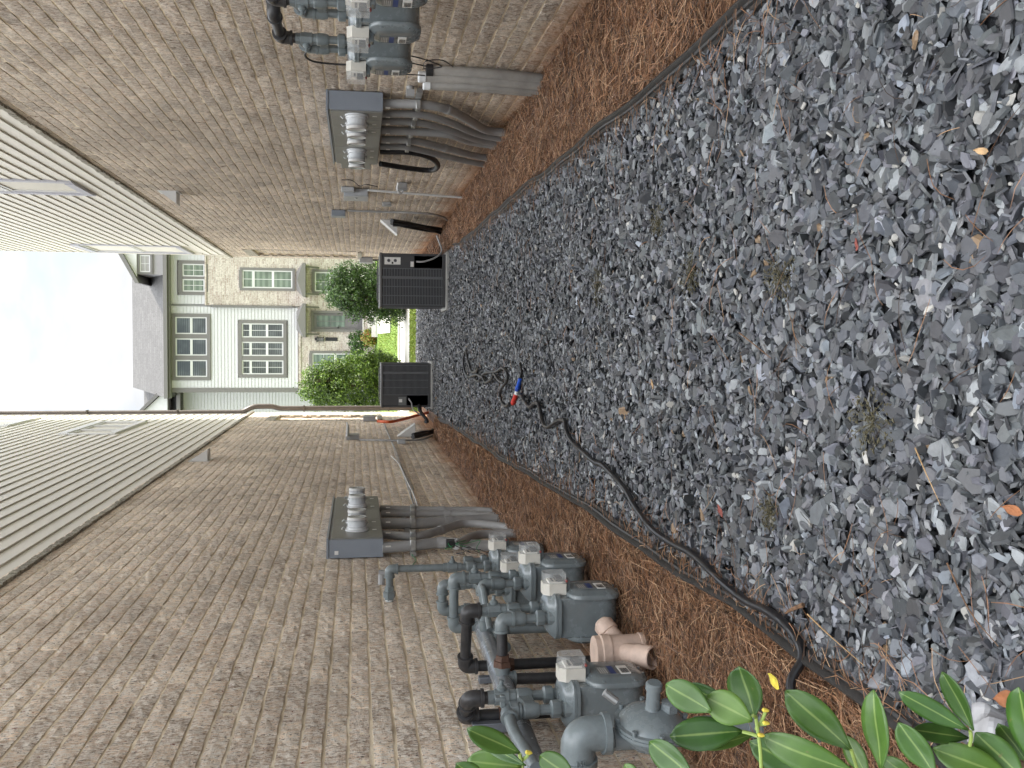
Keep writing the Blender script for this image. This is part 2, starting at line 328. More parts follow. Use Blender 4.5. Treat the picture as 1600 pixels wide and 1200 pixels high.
# ---------------------------------------------------------------- brick walls, every brick modelled
CH, BL = .0995, .305
STR = [(.0, (.16, .12, .09)), (.35, (.27, .215, .17)), (.65, (.34, .28, .225)), (1, (.44, .38, .31))]
M['brickR'] = brick_mat('tumbled_brick', STR, .6)
M['brickL'] = brick_mat('limewashed_brick', STR, .9)
M['mortar'] = brick_mat('cream_mortar', [(.78, .69, .53), (.92, .84, .68)], mortar=True)
TONES = np.array([(.20, .165, .135), (.27, .225, .185), (.32, .27, .22), (.36, .31, .26), (.25, .21, .18), (.30, .24, .19), (.17, .14, .12), (.42, .37, .31), (.33, .28, .24)])
def brick_wall(parent, X, out, ztop, mt, recess):
    """out = +1 when the wall faces +X; recess = (y0, y1, z0, z1) of the blind panel near the far corner"""
    P = []; 
    z = -.30; r = 0
    while z < ztop-.04:
        y = .9-(BL/2 if r % 2 else 0)+rnd.uniform(-.02, .02)
        while y < YE-.02:
            l = BL-.005+rnd.uniform(-.012, .008); y1 = min(y+l, YE)
            cy, cz = (y+y1)/2, z+CH/2; d = 0
            if recess[0] < cy < recess[1] and recess[2] < cz < recess[3]: d = -.055
            P.append((y+.002, y1-.003, z+.0075+rnd.uniform(-.0015, .0015), z+CH-.0065+rnd.uniform(-.002, .001), .0075+rnd.uniform(-.002, .0035)+d)); y = y1+.001
        z += CH; r += 1
    P = np.array(P); n = len(P); nx, nz = 6, 4
    gx = np.linspace(0, 1, nx); gzv = np.linspace(0, 1, nz); GX, GZ = np.meshgrid(gx, gzv)      # nz rows
    GX, GZ = GX.ravel(), GZ.ravel(); k = nx*nz
    yy = P[:, 0:1]+(P[:, 1:2]-P[:, 0:1])*GX; zz = P[:, 2:3]+(P[:, 3:4]-P[:, 2:3])*GZ
    edge = ((GX == 0) | (GX == 1) | (GZ == 0) | (GZ == 1)); corner = ((GX == 0) | (GX == 1)) & ((GZ == 0) | (GZ == 1))
    dep = P[:, 4:5]+NR.normal(0, .0012, (n, k)) - np.where(edge, .0018, 0) - np.where(corner, .0010, 0)
    zz = zz+np.where(edge, NR.normal(0, .0016, (n, k)), 0)+ (NR.normal(0, .0012, (n, 1)))*(GX-.5)*2; yy = yy+np.where(edge, NR.normal(0, .0015, (n, k)), 0)
    bi = [i for i in range(nx)]+[nx*(j+1)-1 for j in range(1, nz)]+[nx*nz-1-i for i in range(1, nx)]+[nx*(nz-1-j) for j in range(1, nz-1)]
    V = np.zeros((n, k+len(bi), 3)); V[:, :k, 0] = X+out*dep; V[:, :k, 1] = yy; V[:, :k, 2] = zz
    V[:, k:, 0] = X-out*.02+out*np.minimum(0, P[:, 4:5]); V[:, k:, 1] = yy[:, bi]; V[:, k:, 2] = zz[:, bi]
    F = []
    for j in range(nz-1):
        for i in range(nx-1): q = (j*nx+i, j*nx+i+1, (j+1)*nx+i+1, (j+1)*nx+i); F.append(q if out > 0 else q[::-1])
    for a in range(len(bi)):
        a2 = (a+1) % len(bi); q = (bi[a2], bi[a], k+a, k+a2); F.append(q if out > 0 else q[::-1])
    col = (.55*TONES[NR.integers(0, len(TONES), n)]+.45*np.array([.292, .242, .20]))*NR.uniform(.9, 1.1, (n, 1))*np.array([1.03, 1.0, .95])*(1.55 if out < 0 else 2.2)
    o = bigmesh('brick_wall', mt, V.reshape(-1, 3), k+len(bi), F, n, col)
    o.data.polygons.foreach_set('use_smooth', [False]*len(o.data.polygons))
    o.parent = parent
    # mortar: a rough skin with the joints struck unevenly
    ys = np.arange(.9, YE, .045); zs = np.arange(-.3, ztop, CH/3); b = MB()
    gy, gzz = np.meshgrid(ys, zs); 
    ph = NR.normal(0, .0012, gy.shape)
    xx = X+out*(.0016+ph)
    rec = (gy > recess[0]) & (gy < recess[1]) & (gzz > recess[2]) & (gzz < recess[3]); xx = np.where(rec, xx-out*.055, xx)
    Vm = np.stack([xx, gy, gzz], -1).reshape(-1, 3); w = len(ys)
    me = bpy.data.meshes.new('mortar'); 
    I = (np.arange(len(zs)-1)[:, None]*w+np.arange(w-1)[None, :]).ravel(); Q = np.stack([I, I+1, I+w+1, I+w], 1)
    if out < 0: Q = Q[:, ::-1]
    me.vertices.add(len(Vm)); me.vertices.foreach_set('co', Vm.astype(np.float32).ravel()); me.loops.add(Q.size); me.loops.foreach_set('vertex_index', Q.astype(np.int32).ravel())
    me.polygons.add(len(Q)); me.polygons.foreach_set('loop_start', (np.arange(len(Q))*4).astype(np.int32)); me.update(calc_edges=True); me.polygons.foreach_set('use_smooth', [True]*len(Q))
    me.materials.append(M['mortar']); mo = bpy.data.objects.new('mortar', me); COL.objects.link(mo); mo.parent = o
    return o
def lap_siding(name, mt, frame, a0, a1, z0, z1, exp, parent, holes=(), th=.02):
    """frame(a, d, z) -> world point; a along the wall, d outwards; holes are (a0,a1,z0,z1)"""
    b = MB(); z = z0
    while z < z1:
        zt = min(z+exp, z1); segs = [(a0, a1)]
        for h in holes:
            if h[3] > z+.001 and h[2] < zt-.001:
                segs = [q for s in segs for q in (((s[0], min(s[1], h[0])), (max(s[0], h[1]), s[1])) if h[0] < s[1] and h[1] > s[0] else (s,))]
        sg = []
        for (p, q) in segs:
            while q-p > 5: k = p+rnd.uniform(2.5, 3.8); sg.append((p, k-.0015)); p = k+.0015
            sg.append((p, q))
        for (p, q) in sg:
            if q-p < .01: continue
            b.add([frame(p, th, z), frame(q, th, z), frame(q, .002, zt+.004), frame(p, .002, zt+.004), frame(p, -.004, z), frame(q, -.004, z), frame(q, -.02, zt+.004), frame(p, -.02, zt+.004)],
                  [(0, 1, 2, 3), (4, 5, 1, 0), (4, 0, 3, 7), (1, 5, 6, 2), (3, 2, 6, 7), (5, 4, 7, 6)])
        z += exp
    return b.build(name, mt, parent, smooth=0)
def quadwin(parent, frame, a0, a1, z0, z1, tw, trim, glass, cols=1, rows=(1,), munt=0, sash=.045, dep=.05, mull=.07, screen=None):
    """window: casing of width tw round (a0..a1, z0..z1), sashes, panes. rows = relative heights from the bottom"""
    w = MB()
    def bx(b, p, q, r, s, d0, d1): 
        b.add([frame(p, d0, r), frame(q, d0, r), frame(q, d0, s), frame(p, d0, s), frame(p, d1, r), frame(q, d1, r), frame(q, d1, s), frame(p, d1, s)], [(0, 1, 2, 3), (4, 7, 6, 5), (0, 4, 5, 1), (1, 5, 6, 2), (2, 6, 7, 3), (3, 7, 4, 0)])
    bx(w, a0-tw, a0, z0-tw, z1+tw, -.02, dep); bx(w, a1, a1+tw, z0-tw, z1+tw, -.02, dep)
    bx(w, a0+.0005, a1-.0005, z1, z1+tw*1.25, -.02, dep+.006); bx(w, a0+.0005, a1-.0005, z0-tw, z0, -.02, dep+.012)
    cw = (a1-a0-mull*(cols-1))/cols
    for c in range(1, cols): p = a0+c*cw+(c-1)*mull; bx(w, p, p+mull, z0+.0005, z1-.0005, -.02, dep-.004)
    wo = w.build('window', trim, parent, smooth=0); sub(wo)
    tot = sum(rows)
    for c in range(cols):
        p = a0+c*(cw+mull); zz = z0
        f = MB()
        for i, r in enumerate(rows):
            h = (z1-z0)*r/tot; d = .02 if i == len(rows)-1 else .012
            q0, q1, r0, r1 = p+.001, p+cw-.001, zz+.001, zz+h-.001
            bx(f, q0, q0+sash, r0, r1, -.015, d); bx(f, q1-sash, q1, r0, r1, -.015, d); bx(f, q0+sash, q1-sash, r0, r0+sash, -.015, d-.001); bx(f, q0+sash, q1-sash, r1-sash, r1, -.015, d-.001)
            if munt:
                nxm, nzm = munt if isinstance(munt, tuple) else (munt, munt)
                for k in range(1, nxm): a = q0+sash+(q1-q0-2*sash)*k/nxm; bx(f, a-.009, a+.009, r0+sash, r1-sash, -.006, d-.006)
                for k in range(1, nzm): a = r0+sash+(r1-r0-2*sash)*k/nzm; bx(f, q0+sash, q1-sash, a-.009, a+.009, -.006, d-.007)
            g = MB(); bx(g, q0+sash*.5, q1-sash*.5, r0+sash*.5, r1-sash*.5, -.012, -.008); go = g.build('pane', glass, wo, smooth=0)
            zz += h
        f.build('sash', M['wpaint'], wo, smooth=0)
    return wo
def near_house(side):
    X = XR if side > 0 else XL; out = -side; ztop = TOPR if side > 0 else TOPL; H = 12.0 if side > 0 else 9.6  # right house's unseen upper part made high to keep sun off the alley
    lab = 'tall right townhouse, tumbled brown brick below cream lap siding with narrow windows' if side > 0 else 'left townhouse, whitewashed brown brick below cream siding with a brown corner downspout'
    t = thing('townhouse', lab, 'house', (X+side*3, 12, 0))
    rec = (21.3, 22.8, 1.35, 3.6) if side > 0 else (20.9, 22.3, .92, 3.1)
    def chk(o): o.data.transform(LOC[t.name].inverted()); return o
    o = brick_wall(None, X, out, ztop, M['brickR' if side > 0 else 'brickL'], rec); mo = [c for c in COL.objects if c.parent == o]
    chk(o); o.parent = t; [chk(c) for c in mo]
    # jambs of the blind panel
    b = MB(); y0, y1, z0, z1 = rec; r = .022
    for (a, c, e, g) in ((y0-.05, y0, z0, z1), (y1, y1+.05, z0, z1)): b.box((X-out*.07, a, e), (X+out*.012, c, g))
    b.box((X-out*.07, y0, z1), (X+out*.018, y1, z1+.20)); b.box((X-out*.07, y0-.05, z0-.09), (X+out*.035, y1+.05, z0))
    b.build('panel_surround', M['ledge'], t)
    # solid body behind the skin, closing the ends
    b = MB(); b.box((X+side*.08, .5, -.4), (X+side*9, YE-.02, ztop)); b.box((X+side*.05, .5, ztop), (X+side*9, YE-.03, H)); b.build('wall_core', M['siding'], t, smooth=0)
    b = MB(); b.box((X-out*.019, YE-.019, -.4), (X+side*9, YE+.004, ztop)); b.build('end_wall', M['ledge'], t, smooth=0)
    # rowlock ledge: bricks on edge, sloping outwards
    b = MB(); y = .9
    while y < YE:
        w = .088; e = .032+rnd.uniform(-.004, .008); dz = rnd.uniform(-.004, .004)
        xo = X+out*e; xi = X-out*.05; zb = ztop-.075+dz
        b.add([(xo, y, zb), (xi, y, zb), (xi, y+w, zb), (xo, y+w, zb), (xo, y, zb+.055), (xi, y, zb+.115), (xi, y+w, zb+.115), (xo, y+w, zb+.055)], [(0, 3, 2, 1), (4, 5, 6, 7), (0, 1, 5, 4), (1, 2, 6, 5), (2, 3, 7, 6), (3, 0, 4, 7)])
        y += .0985
    b.build('rowlock_ledge', M['ledge'], t, smooth=0)
    XS = X+side*.045; fr = lambda a, d, z: (XS+out*d, a, z)
    wins = []
    if side > 0:
        wins = [(12.95, 13.9, 5.0, 6.9), (21.4, 22.95, 5.17, 7.15)]
    else: wins = [(18.55, 21.1, 5.85, 6.6), (20.35, 22.2, 8.3, 9.15)]
    return t, fr, wins, ztop, H, X, XS, out
M['ledge'] = brick_mat('ledge_brick', STR, .3, tone=(.26, .25, .20))
def flatbrick(name, cols, mort, frame='XZ', ch=.08, bl=.22, off=.5):
    m = bpy.data.materials.new(name); m.use_nodes = True; nt = m.node_tree; b = nt.nodes['Principled BSDF']; b.inputs['Roughness'].default_value = .9
    tc = N(nt, 'ShaderNodeTexCoord'); mp = N(nt, 'ShaderNodeMapping')
    mp.inputs[2].default_value = (R_(-90), 0, 0) if frame == 'XZ' else (0, R_(90), R_(90)); L(nt, tc.outputs['Object'], mp.inputs[0])
    br = N(nt, 'ShaderNodeTexBrick'); br.inputs['Scale'].default_value = 1; br.inputs['Brick Width'].default_value = bl; br.inputs['Row Height'].default_value = ch; br.inputs['Mortar Size'].default_value = .007
    br.inputs['Color1'].default_value = (*cols[0], 1); br.inputs['Color2'].default_value = (*cols[1], 1); br.inputs['Mortar'].default_value = (*mort, 1); L(nt, mp.outputs[0], br.inputs['Vector'])
    n = N(nt, 'ShaderNodeTexNoise'); n.inputs['Scale'].default_value = 16; n.inputs['Detail'].default_value = 8; n.inputs['Roughness'].default_value = .7; L(nt, tc.outputs['Object'], n.inputs['Vector'])
    c = mixc(nt, 1.0, br.outputs[0], ramp(nt, n.outputs[0], [(.35, (.62, .58, .54)), (.55, (1.08, 1.06, 1.04))]).outputs[0], 'MULTIPLY'); L(nt, c, b.inputs['Base Color'])
    bp = N(nt, 'ShaderNodeBump'); bp.inputs['Distance'].default_value = .006; bp.invert = True; L(nt, br.outputs[1], bp.inputs['Height']); L(nt, bp.outputs[0], b.inputs['Normal']); return m
M['trimw'] = mat('lavender_grey_trim', (.42, .42, .46), .5, var=.04); M['trimx'] = M['trim']; M['gsky'] = glass_mat('sky_tinted_glass', (.25, .36, .5), .05)  # sky reflection in the dormer pane is painted in as a blue base colour
TR, frR, WR, ztR, HR, XwR, XSR, oR = near_house(1)
TL, frL, WL, ztL, HL, XwL, XSL, oL = near_house(-1)
for (T, fr, W, zt, H, XS, out) in ((TR, frR, WR, ztR, HR, XSR, oR), (TL, frL, WL, ztL, HL, XSL, oL)):
    tw = .11
    lap_siding('lap_siding', M['siding'], fr, .6, YE-.05, zt+.045, H, .178, T, [(a-tw, b_+tw, c-tw, d+tw) for a, b_, c, d in W])
    for i, (a, b_, c, d) in enumerate(W):
        quadwin(T, fr, a, b_, c, d, tw, M['wpaint'] if out > 0 else M['trimw'], M['glass'] if out > 0 else M['screen'], cols=3 if (out > 0 and i == 0) else 1, rows=(1,) if out > 0 else (1, 1), dep=.035)
    cb = MB(); cb.box((XS-out*.02, YE-.05, zt+.045), (XS+out*.026, YE+.03, H)); cb.box((XS-out*.12, YE-.0301, zt+.045), (XS-out*.021, YE+.03, H)); cb.build('corner_board', M['siding'] if out < 0 else M['trim'], T, smooth=0)
    # flat eave far above
    e = MB(); e.box((XS+out*.18, .4, H), (XS-out*9, YE+.2, H+.22)); e.build('eave', M['wpaint'], T)
# vent hoods
def vent_hood(T, X, out, y, z, w, h, p, m):
    b = MB(); x0 = X+out*.01; x1 = X+out*p
    b.add([(x0, y-w/2, z+h/2), (x0, y+w/2, z+h/2), (x1, y+w/2, z-h/2), (x1, y-w/2, z-h/2), (x0, y-w/2, z-h/2), (x0, y+w/2, z-h/2)], [(0, 1, 2, 3), (0, 3, 4), (1, 5, 2), (3, 2, 5, 4), (0, 4, 5, 1)])
    b.box((X-out*.01, y-w/2-.03, z-h/2-.03), (X+out*.012, y+w/2+.03, z+h/2+.02))
    return b.build('vent_hood', m, T, smooth=0)
vent_hood(TR, XR, -1, 13.3, 3.80, .26, .22, .17, M['wpaint']); vent_hood(TL, XL, 1, 14.1, 3.56, .28, .24, .17, M['wpaint'])
# downspout at the left corner
dp = [(-1.72, YE+.09, 9.5), (-1.72, YE+.09, 4.05), (-1.58, YE+.09, 3.80), (-1.58, YE+.09, 3.35), (-1.63, YE+.09, 3.2), (-1.63, YE+.09, .05)]
b = MB(); b.tube(fillet([Vector(p) for p in dp], .12), .062, 14); ds = b.build('downspout', M['trimd'], TL); sub(ds)
for z in (.6, 2.6, 5.5, 7.5): x = -1.63 if z < 3.5 else -1.72; b = MB(); b.box((x-.075, YE+.002, z), (x+.075, YE+.16, z+.03)); b.build('strap', M['trimd'], ds)

# ================================================================ the far house
FH = thing('townhouse', 'far white townhouse with cream brick ground floor and grey door across the lawn', 'house', (0, 40, .5))
YF = 39.0
def P(px, py, d=0): return GY(px, py, YF-d)
M['fsid'] = mat('white_lap_siding', (.50, .50, .495), .6, var=.02)
M['fbrick'] = flatbrick('cream_brick', [(.56, .52, .47), (.38, .32, .28)], (.56, .53, .49))
def shingle(name, c):
    m = flatbrick(name, [c, tuple(x*.78 for x in c)], tuple(x*.6 for x in c), 'XZ', .14, .3); m.node_tree.nodes['Brick Texture'].inputs['Mortar Size'].default_value = .006; return m
M['shingle'] = shingle('grey_shingle', (.085, .085, .085))
M['gtrim'] = mat('warm_grey_trim', (.15, .142, .134), .5, var=.04)
frF = lambda a, d, z: (a, YF-d, z)
xr, xl = P(300, 392).x+3.2, P(300, 610).x           # facade from the left corner to beyond the right building
zg = .5; ze = P(262, 500).z; zb = P(470, 500).z     # ground, eave, top of the ground floor
xm = P(400, 478).x; zbt = P(323, 440).z              # brick bay on the right
# windows: (px top, px bottom, py right edge, py left edge)
def wr(t, b_, r, l): a, c = P(t, r), P(b_, l); return (min(a.x, c.x), max(a.x, c.x), min(a.z, c.z), max(a.z, c.z))
w1 = wr(274, 324, 495, 589); w2 = wr(378, 443, 505, 585); w3 = wr(285, 320, 412, 456); w4 = wr(379, 457, 422, 451)
w5 = wr(492, 545, 425, 456); w6 = wr(488, 560, 552, 586); dr = wr(490, 566, 489, 515)
g = .13
def grow(w, k=g): return (w[0]-k, w[1]+k, w[2]-k, w[3]+k)
lap_siding('lap_siding', M['fsid'], frF, xl+.1, xm-.05, zb+.12, ze, .128, FH, [grow(w1), grow(w2)])
lap_siding('lap_siding', M['fsid'], frF, xm+.05, xr, zbt+.08, ze, .128, FH, [grow(w3)])
def wall_holes(b, frame, a0, a1, z0, z1, holes, d0=-.2, d1=.0):
    xs = sorted({a0, a1, *[h[0] for h in holes], *[h[1] for h in holes]}); zs = sorted({z0, z1, *[h[2] for h in holes], *[h[3] for h in holes]})
    for x0, x1 in zip(xs, xs[1:]):
        for q0, q1 in zip(zs, zs[1:]):
            cx, cz = (x0+x1)/2, (q0+q1)/2
            if any(h[0] < cx < h[1] and h[2] < cz < h[3] for h in holes): continue
            v = [frame(x0, d1, q0), frame(x1, d1, q0), frame(x1, d1, q1), frame(x0, d1, q1)]; b.add(v, [(0, 1, 2, 3)])
    return b
b = MB(); wall_holes(b, frF, xl+.02, xr, zg-.3, zb, [grow(h, .1) for h in (w5, w6)]+[grow(dr, .08)], d1=.06)
wall_holes(b, frF, xm, xr, zb, zbt, [grow(w4, .1)], d1=.06)
b.add([frF(xm, .06, zb), frF(xm, -.1, zb), frF(xm, -.1, zbt), frF(xm, .06, zbt)], [(0, 1, 2, 3)]); b.add([frF(xm, .06, zbt), frF(xr, .06, zbt), frF(xr, -.05, zbt), frF(xm, -.05, zbt)], [(0, 1, 2, 3)])
b.build('brick_wall', M['fbrick'], FH, smooth=0)
b = MB(); b.box((xl+.06, YF+.12, zg-.3), (xr, YF+9, ze)); b.build('wall_core', M['fsid'], FH, smooth=0)
for q in (((xl+.03, YF-.10, zb), (xm-.04, YF+.02, zb+.09)), ((xm, YF-.1, zbt), (xr, YF+.02, zbt+.07))): b = MB(); b.box(*q); b.build('sill_course', M['fbrick'], FH, smooth=0)
b = MB(); b.box((xl-.08, YF-.04, zb+.09), (xl+.1, YF+.1, ze)); b.build('corner_board', M['gtrim'], FH)
b = MB(); b.tube([(xm-.03, YF-.12, ze-1.65), (xm-.03, YF-.12, zb+.3)], .05, 10); b.build('downspout', M['gtrim'], FH)
GW = lambda w, **k: quadwin(FH, frF, *w, g, M['gtrim'], **k)
M['gblind'] = glass_mat('glass_over_blinds', (.26, .27, .27), .1); M['gteal'] = glass_mat('curtained_glass', (.30, .36, .31), .1)
# blinds behind the panes read as pale slats
def blind_glass(name, c0, c1, sc_=28):
    m = bpy.data.materials.new(name); m.use_nodes = True; nt = m.node_tree; b = nt.nodes['Principled BSDF']; b.inputs['Roughness'].default_value = .06; b.inputs['Specular IOR Level'].default_value = .8
    tc = N(nt, 'ShaderNodeTexCoord'); w = N(nt, 'ShaderNodeTexWave', wave_type='BANDS', bands_direction='Z'); w.inputs['Scale'].default_value = sc_/6.28; w.inputs['Distortion'].default_value = .3; L(nt, tc.outputs['Object'], w.inputs['Vector'])
    n = N(nt, 'ShaderNodeTexNoise'); n.inputs['Scale'].default_value = 1.3; L(nt, tc.outputs['Object'], n.inputs['Vector'])
    c = ramp(nt, w.outputs[0], [(.3, c0), (.7, c1)]).outputs[0]; c = mixc(nt, ramp(nt, n.outputs[0], [(.45, (0, 0, 0)), (.6, (.6, .6, .6))]).outputs[0], c, tuple(x*.5 for x in c0)); L(nt, c, b.inputs['Base Color']); return m
M['gblind'] = blind_glass('glass_over_blinds', (.05, .06, .06), (.14, .15, .15)); M['gteal'] = blind_glass('curtained_glass', (.10, .14, .11), (.17, .22, .18), 9)
GW(w1, glass=M['gblind'], cols=3, rows=(1, 1), mull=.17, munt=(1, 1)); GW(w2, glass=M['gblind'], cols=3, rows=(1.05, 1.05, .55), mull=.17, munt=(2, 1))
GW(w3, glass=M['gteal'], cols=2, rows=(1,), mull=.1, munt=(2, 2)); 
fr6 = lambda a, d, z: (a, YF-.05-d, z)
for w, kw in ((w4, dict(rows=(1.1, 1.1, .62), munt=(2, 1))), (w5, dict(rows=(1.2, 1), munt=(2, 1))), (w6, dict(rows=(1, 1), munt=(2, 2)))): quadwin(FH, fr6, *w, .1, M['gtrim'], glass=M['gteal'], **kw)
# door
fr7 = lambda a, d, z: (a, YF-.03-d, z)
x0, x1, z0, z1 = dr; b = MB(); b.box((x0-.09, YF-.13, z0), (x0, YF+.05, z1+.09)); b.box((x1, YF-.13, z0), (x1+.09, YF+.05, z1+.09)); b.box((x0, YF-.13, z1), (x1, YF+.05, z1+.09)); b.box((x0, YF-.18, z0-.05), (x1, YF+.05, z0)); b.build('door_frame', M['gtrim'], FH)
M['door'] = mat('grey_door_paint', (.14, .135, .135), .4)
b = MB(); b.box((x0+.002, YF-.04, z0+.002), (x1-.002, YF+.01, z1-.002)); do = b.build('door', M['door'], FH); sub(do)
b = MB(); zc = z0+(z1-z0)*.36; b.box((x0+.1, YF-.052, zc), (x1-.1, YF-.041, z1-.12)); b.build('pane', M['gteal'], do)
b = MB(); b.box(((x0+x1)/2-.012, YF-.058, zc), ((x0+x1)/2+.012, YF-.0525, z1-.12)); zm = (zc+z1-.12)/2; b.box((x0+.1, YF-.059, zm-.012), (x1-.1, YF-.0525, zm+.012))
for q in (x0+.1, (x0+x1)/2+.03): b.box((q, YF-.055, z0+.15), (q+(x1-x0)/2-.13, YF-.0405, zc-.12))
b.build('door_panel', M['door'], do)
b = MB(); b.lathe((x0+.07, YF-.04, z0+.95), (0, -1, 0), [(0, .03), (.02, .03), (.022, .012), (.06, .012)], 10); b.box((x0+.05, YF-.10, z0+.93), (x0+.16, YF-.085, z0+.955)); b.build('handle', M['blackm'], do)
# steps and stoop
M['stoop'] = M['conc']
S = thing('doorstep', 'pale concrete steps with a brick riser below the grey door of the far house', 'steps', (x0, 38, .5))
zt = z0-.06; n = 3; zs0 = farz(0, 36.6)
b = MB(); b.box((x0-.35, YF-1.3, zg-.2), (x1+.4, YF-.065, zt-.003)); b.build('landing', M['fbrick'], S, smooth=0)
b = MB(); b.box((x0-.38, YF-1.33, zt-.0), (x1+.43, YF-.066, zt+.05))
for i in range(1, n+1): zz = zt-(zt-zs0)*i/(n+.6); b.box((x0-.3, YF-1.33-.32*i, zs0-.4), (x1+.3, YF-1.331-.32*(i-1), zz))
b.build('tread', M['conc'], S, smooth=0)
# little standing awnings
for (r, l) in ((475, 527), (413, 465)):
    a, c = P(478, r), P(470, l); xa, xb, zl = min(a.x, c.x), max(a.x, c.x), P(479, 500).z; zh = P(469, 500).z
    b = MB(); xc = (xa+xb)/2
    b.add([(xa, YF-.75, zl), (xb, YF-.75, zl), (xb, YF-.061, zl), (xa, YF-.061, zl), (xa, YF-.75, zl+.10), (xb, YF-.75, zl+.10), (xb-.3, YF-.061, zh+.14), (xa+.3, YF-.061, zh+.14), (xc, YF-.75, zl+.32)],
          [(0, 3, 2, 1), (0, 1, 5, 8, 4), (1, 2, 6, 5), (3, 0, 4, 7), (5, 6, 7, 8), (4, 8, 7), (2, 3, 7, 6)])
    b.build('awning', M['gtrim'], FH, smooth=0)
    for q in (xa+.1, xb-.16): b = MB(); b.add([(q, YF-.55, zl), (q+.06, YF-.55, zl), (q+.06, YF-.062, zl-.4), (q, YF-.062, zl-.4), (q, YF-.62, zl), (q+.06, YF-.62, zl), (q+.06, YF-.062, zl-.5), (q, YF-.062, zl-.5)], [(0, 1, 2, 3), (4, 7, 6, 5), (0, 4, 5, 1), (2, 6, 7, 3), (1, 5, 6, 2), (0, 3, 7, 4)]); b.build('bracket', M['gtrim'], FH, smooth=0)
# lantern and its number plaque
Lt = thing('wall_lantern', 'small dark wall lantern beside the grey door of the far house', 'lantern', tuple(P(504, 530)))
a = P(505, 530); b = MB(); b.box((a.x-.09, YF-.16, a.z-.03), (a.x+.09, YF-.061, a.z+.0)); b.box((a.x-.05, YF-.10, a.z-.02), (a.x+.05, YF-.062, a.z+.32))
b.box((a.x-.11, YF-.28, a.z+.22), (a.x+.11, YF-.1, a.z+.25)); b.build('frame', M['blackm'], Lt)
b = MB(); b.lathe((a.x, YF-.19, a.z-.02), (0, 0, 1), [(0, .07), (.24, .095)], 8); b.build('lamp_glass', M['gblind'], Lt)
Pq = MB(); c = P(518, 530); Pq.box((c.x-.07, YF-.09, c.z-.24), (c.x+.07, YF-.0615, c.z+.24))
pq = Pq.build('house_plaque', M['blackm'], bevel=.01); tag(pq, 'tall narrow dark plaque on cream brick under the wall lantern', 'plaque')
# roof with eave and gutter
zr = P(207, 500, -4).z; 
ridge = GY(207, 500, YF+5).z
xe = P(262, 621).x
b = MB(); b.add([(xe, YF-.35, ze+.02), (xr, YF-.35, ze+.02), (xr, YF+5, ridge), (xe+.15, YF+5, ridge), (xe, YF-.35, ze-.10), (xr, YF-.35, ze-.10), (xr, YF+9.4, ze-.1), (xe, YF+9.4, ze-.10)],
      [(0, 1, 2, 3), (0, 4, 5, 1), (3, 2, 6, 7), (0, 3, 7, 4), (4, 7, 6, 5), (1, 5, 6, 2)]); rf = b.build('roof', M['shingle'], FH, smooth=0); sub(rf)
b = MB(); b.box((xe-.02, YF-.50, ze-.07), (xr, YF-.352, ze+.07)); b.box((xe-.02, YF-.352, ze-.14), (xr, YF-.05, ze-.101)); b.build('gutter', M['gtrim'], FH)
# dormer at the right
A, B = P(208, 432, .35), P(250, 397, .35); dx0, dx1 = A.x, B.x+2.2
zd0, zd1 = P(250, 400).z, P(216, 400).z; xc = (dx0+dx1)/2
b = MB(); b.box((dx0+.1, YF-.2, zd0-.2), (dx1-.1, YF+4, zd1)); b.build('dormer', M['trimx'], FH, smooth=0)
wd_ = wr(220, 237, 399, 426); fr8 = lambda a, d, z: (a, YF-.201-d, z)
quadwin(FH, fr8, wd_[0], wd_[1], wd_[2], wd_[3], .09, M['gtrim'], glass=M['gsky'], cols=1, rows=(1,), munt=(2, 2))
zt_ = P(206, 400).z; b = MB(); b.add([(dx0-.25, YF-.5, zd1-.12), (dx0-.25, YF-.5, zd1+.02), (xc, YF-.5, zd1+1.0), (dx1+.25, YF-.5, zd1+.02), (dx1+.25, YF-.5, zd1-.12), (xc, YF-.5, zd1+.82),
      (dx0-.25, YF+4, zd1-.12), (dx0-.25, YF+4, zd1+.02), (xc, YF+4, zd1+1.0), (dx1+.25, YF+4, zd1+.02), (dx1+.25, YF+4, zd1-.12), (xc, YF+4, zd1+.82)],
      [(0, 1, 2, 5), (5, 2, 3, 4), (1, 7, 8, 2), (2, 8, 9, 3), (0, 5, 11, 6), (5, 4, 10, 11), (0, 6, 7, 1), (4, 3, 9, 10)]); b.build('dormer_roof', M['gtrim'], FH, smooth=0)
b = MB(); b.add([(dx0, YF-.3, zd1-.0), (dx1, YF-.3, zd1-.0), (xc, YF-.3, zd1+.82), (dx0, YF-.2, zd1), (dx1, YF-.2, zd1), (xc, YF-.2, zd1+.82)], [(0, 1, 2), (3, 5, 4), (0, 3, 4, 1), (1, 4, 5, 2), (2, 5, 3, 0)]); b.build('dormer_gable', M['wpaint'], FH, smooth=0)

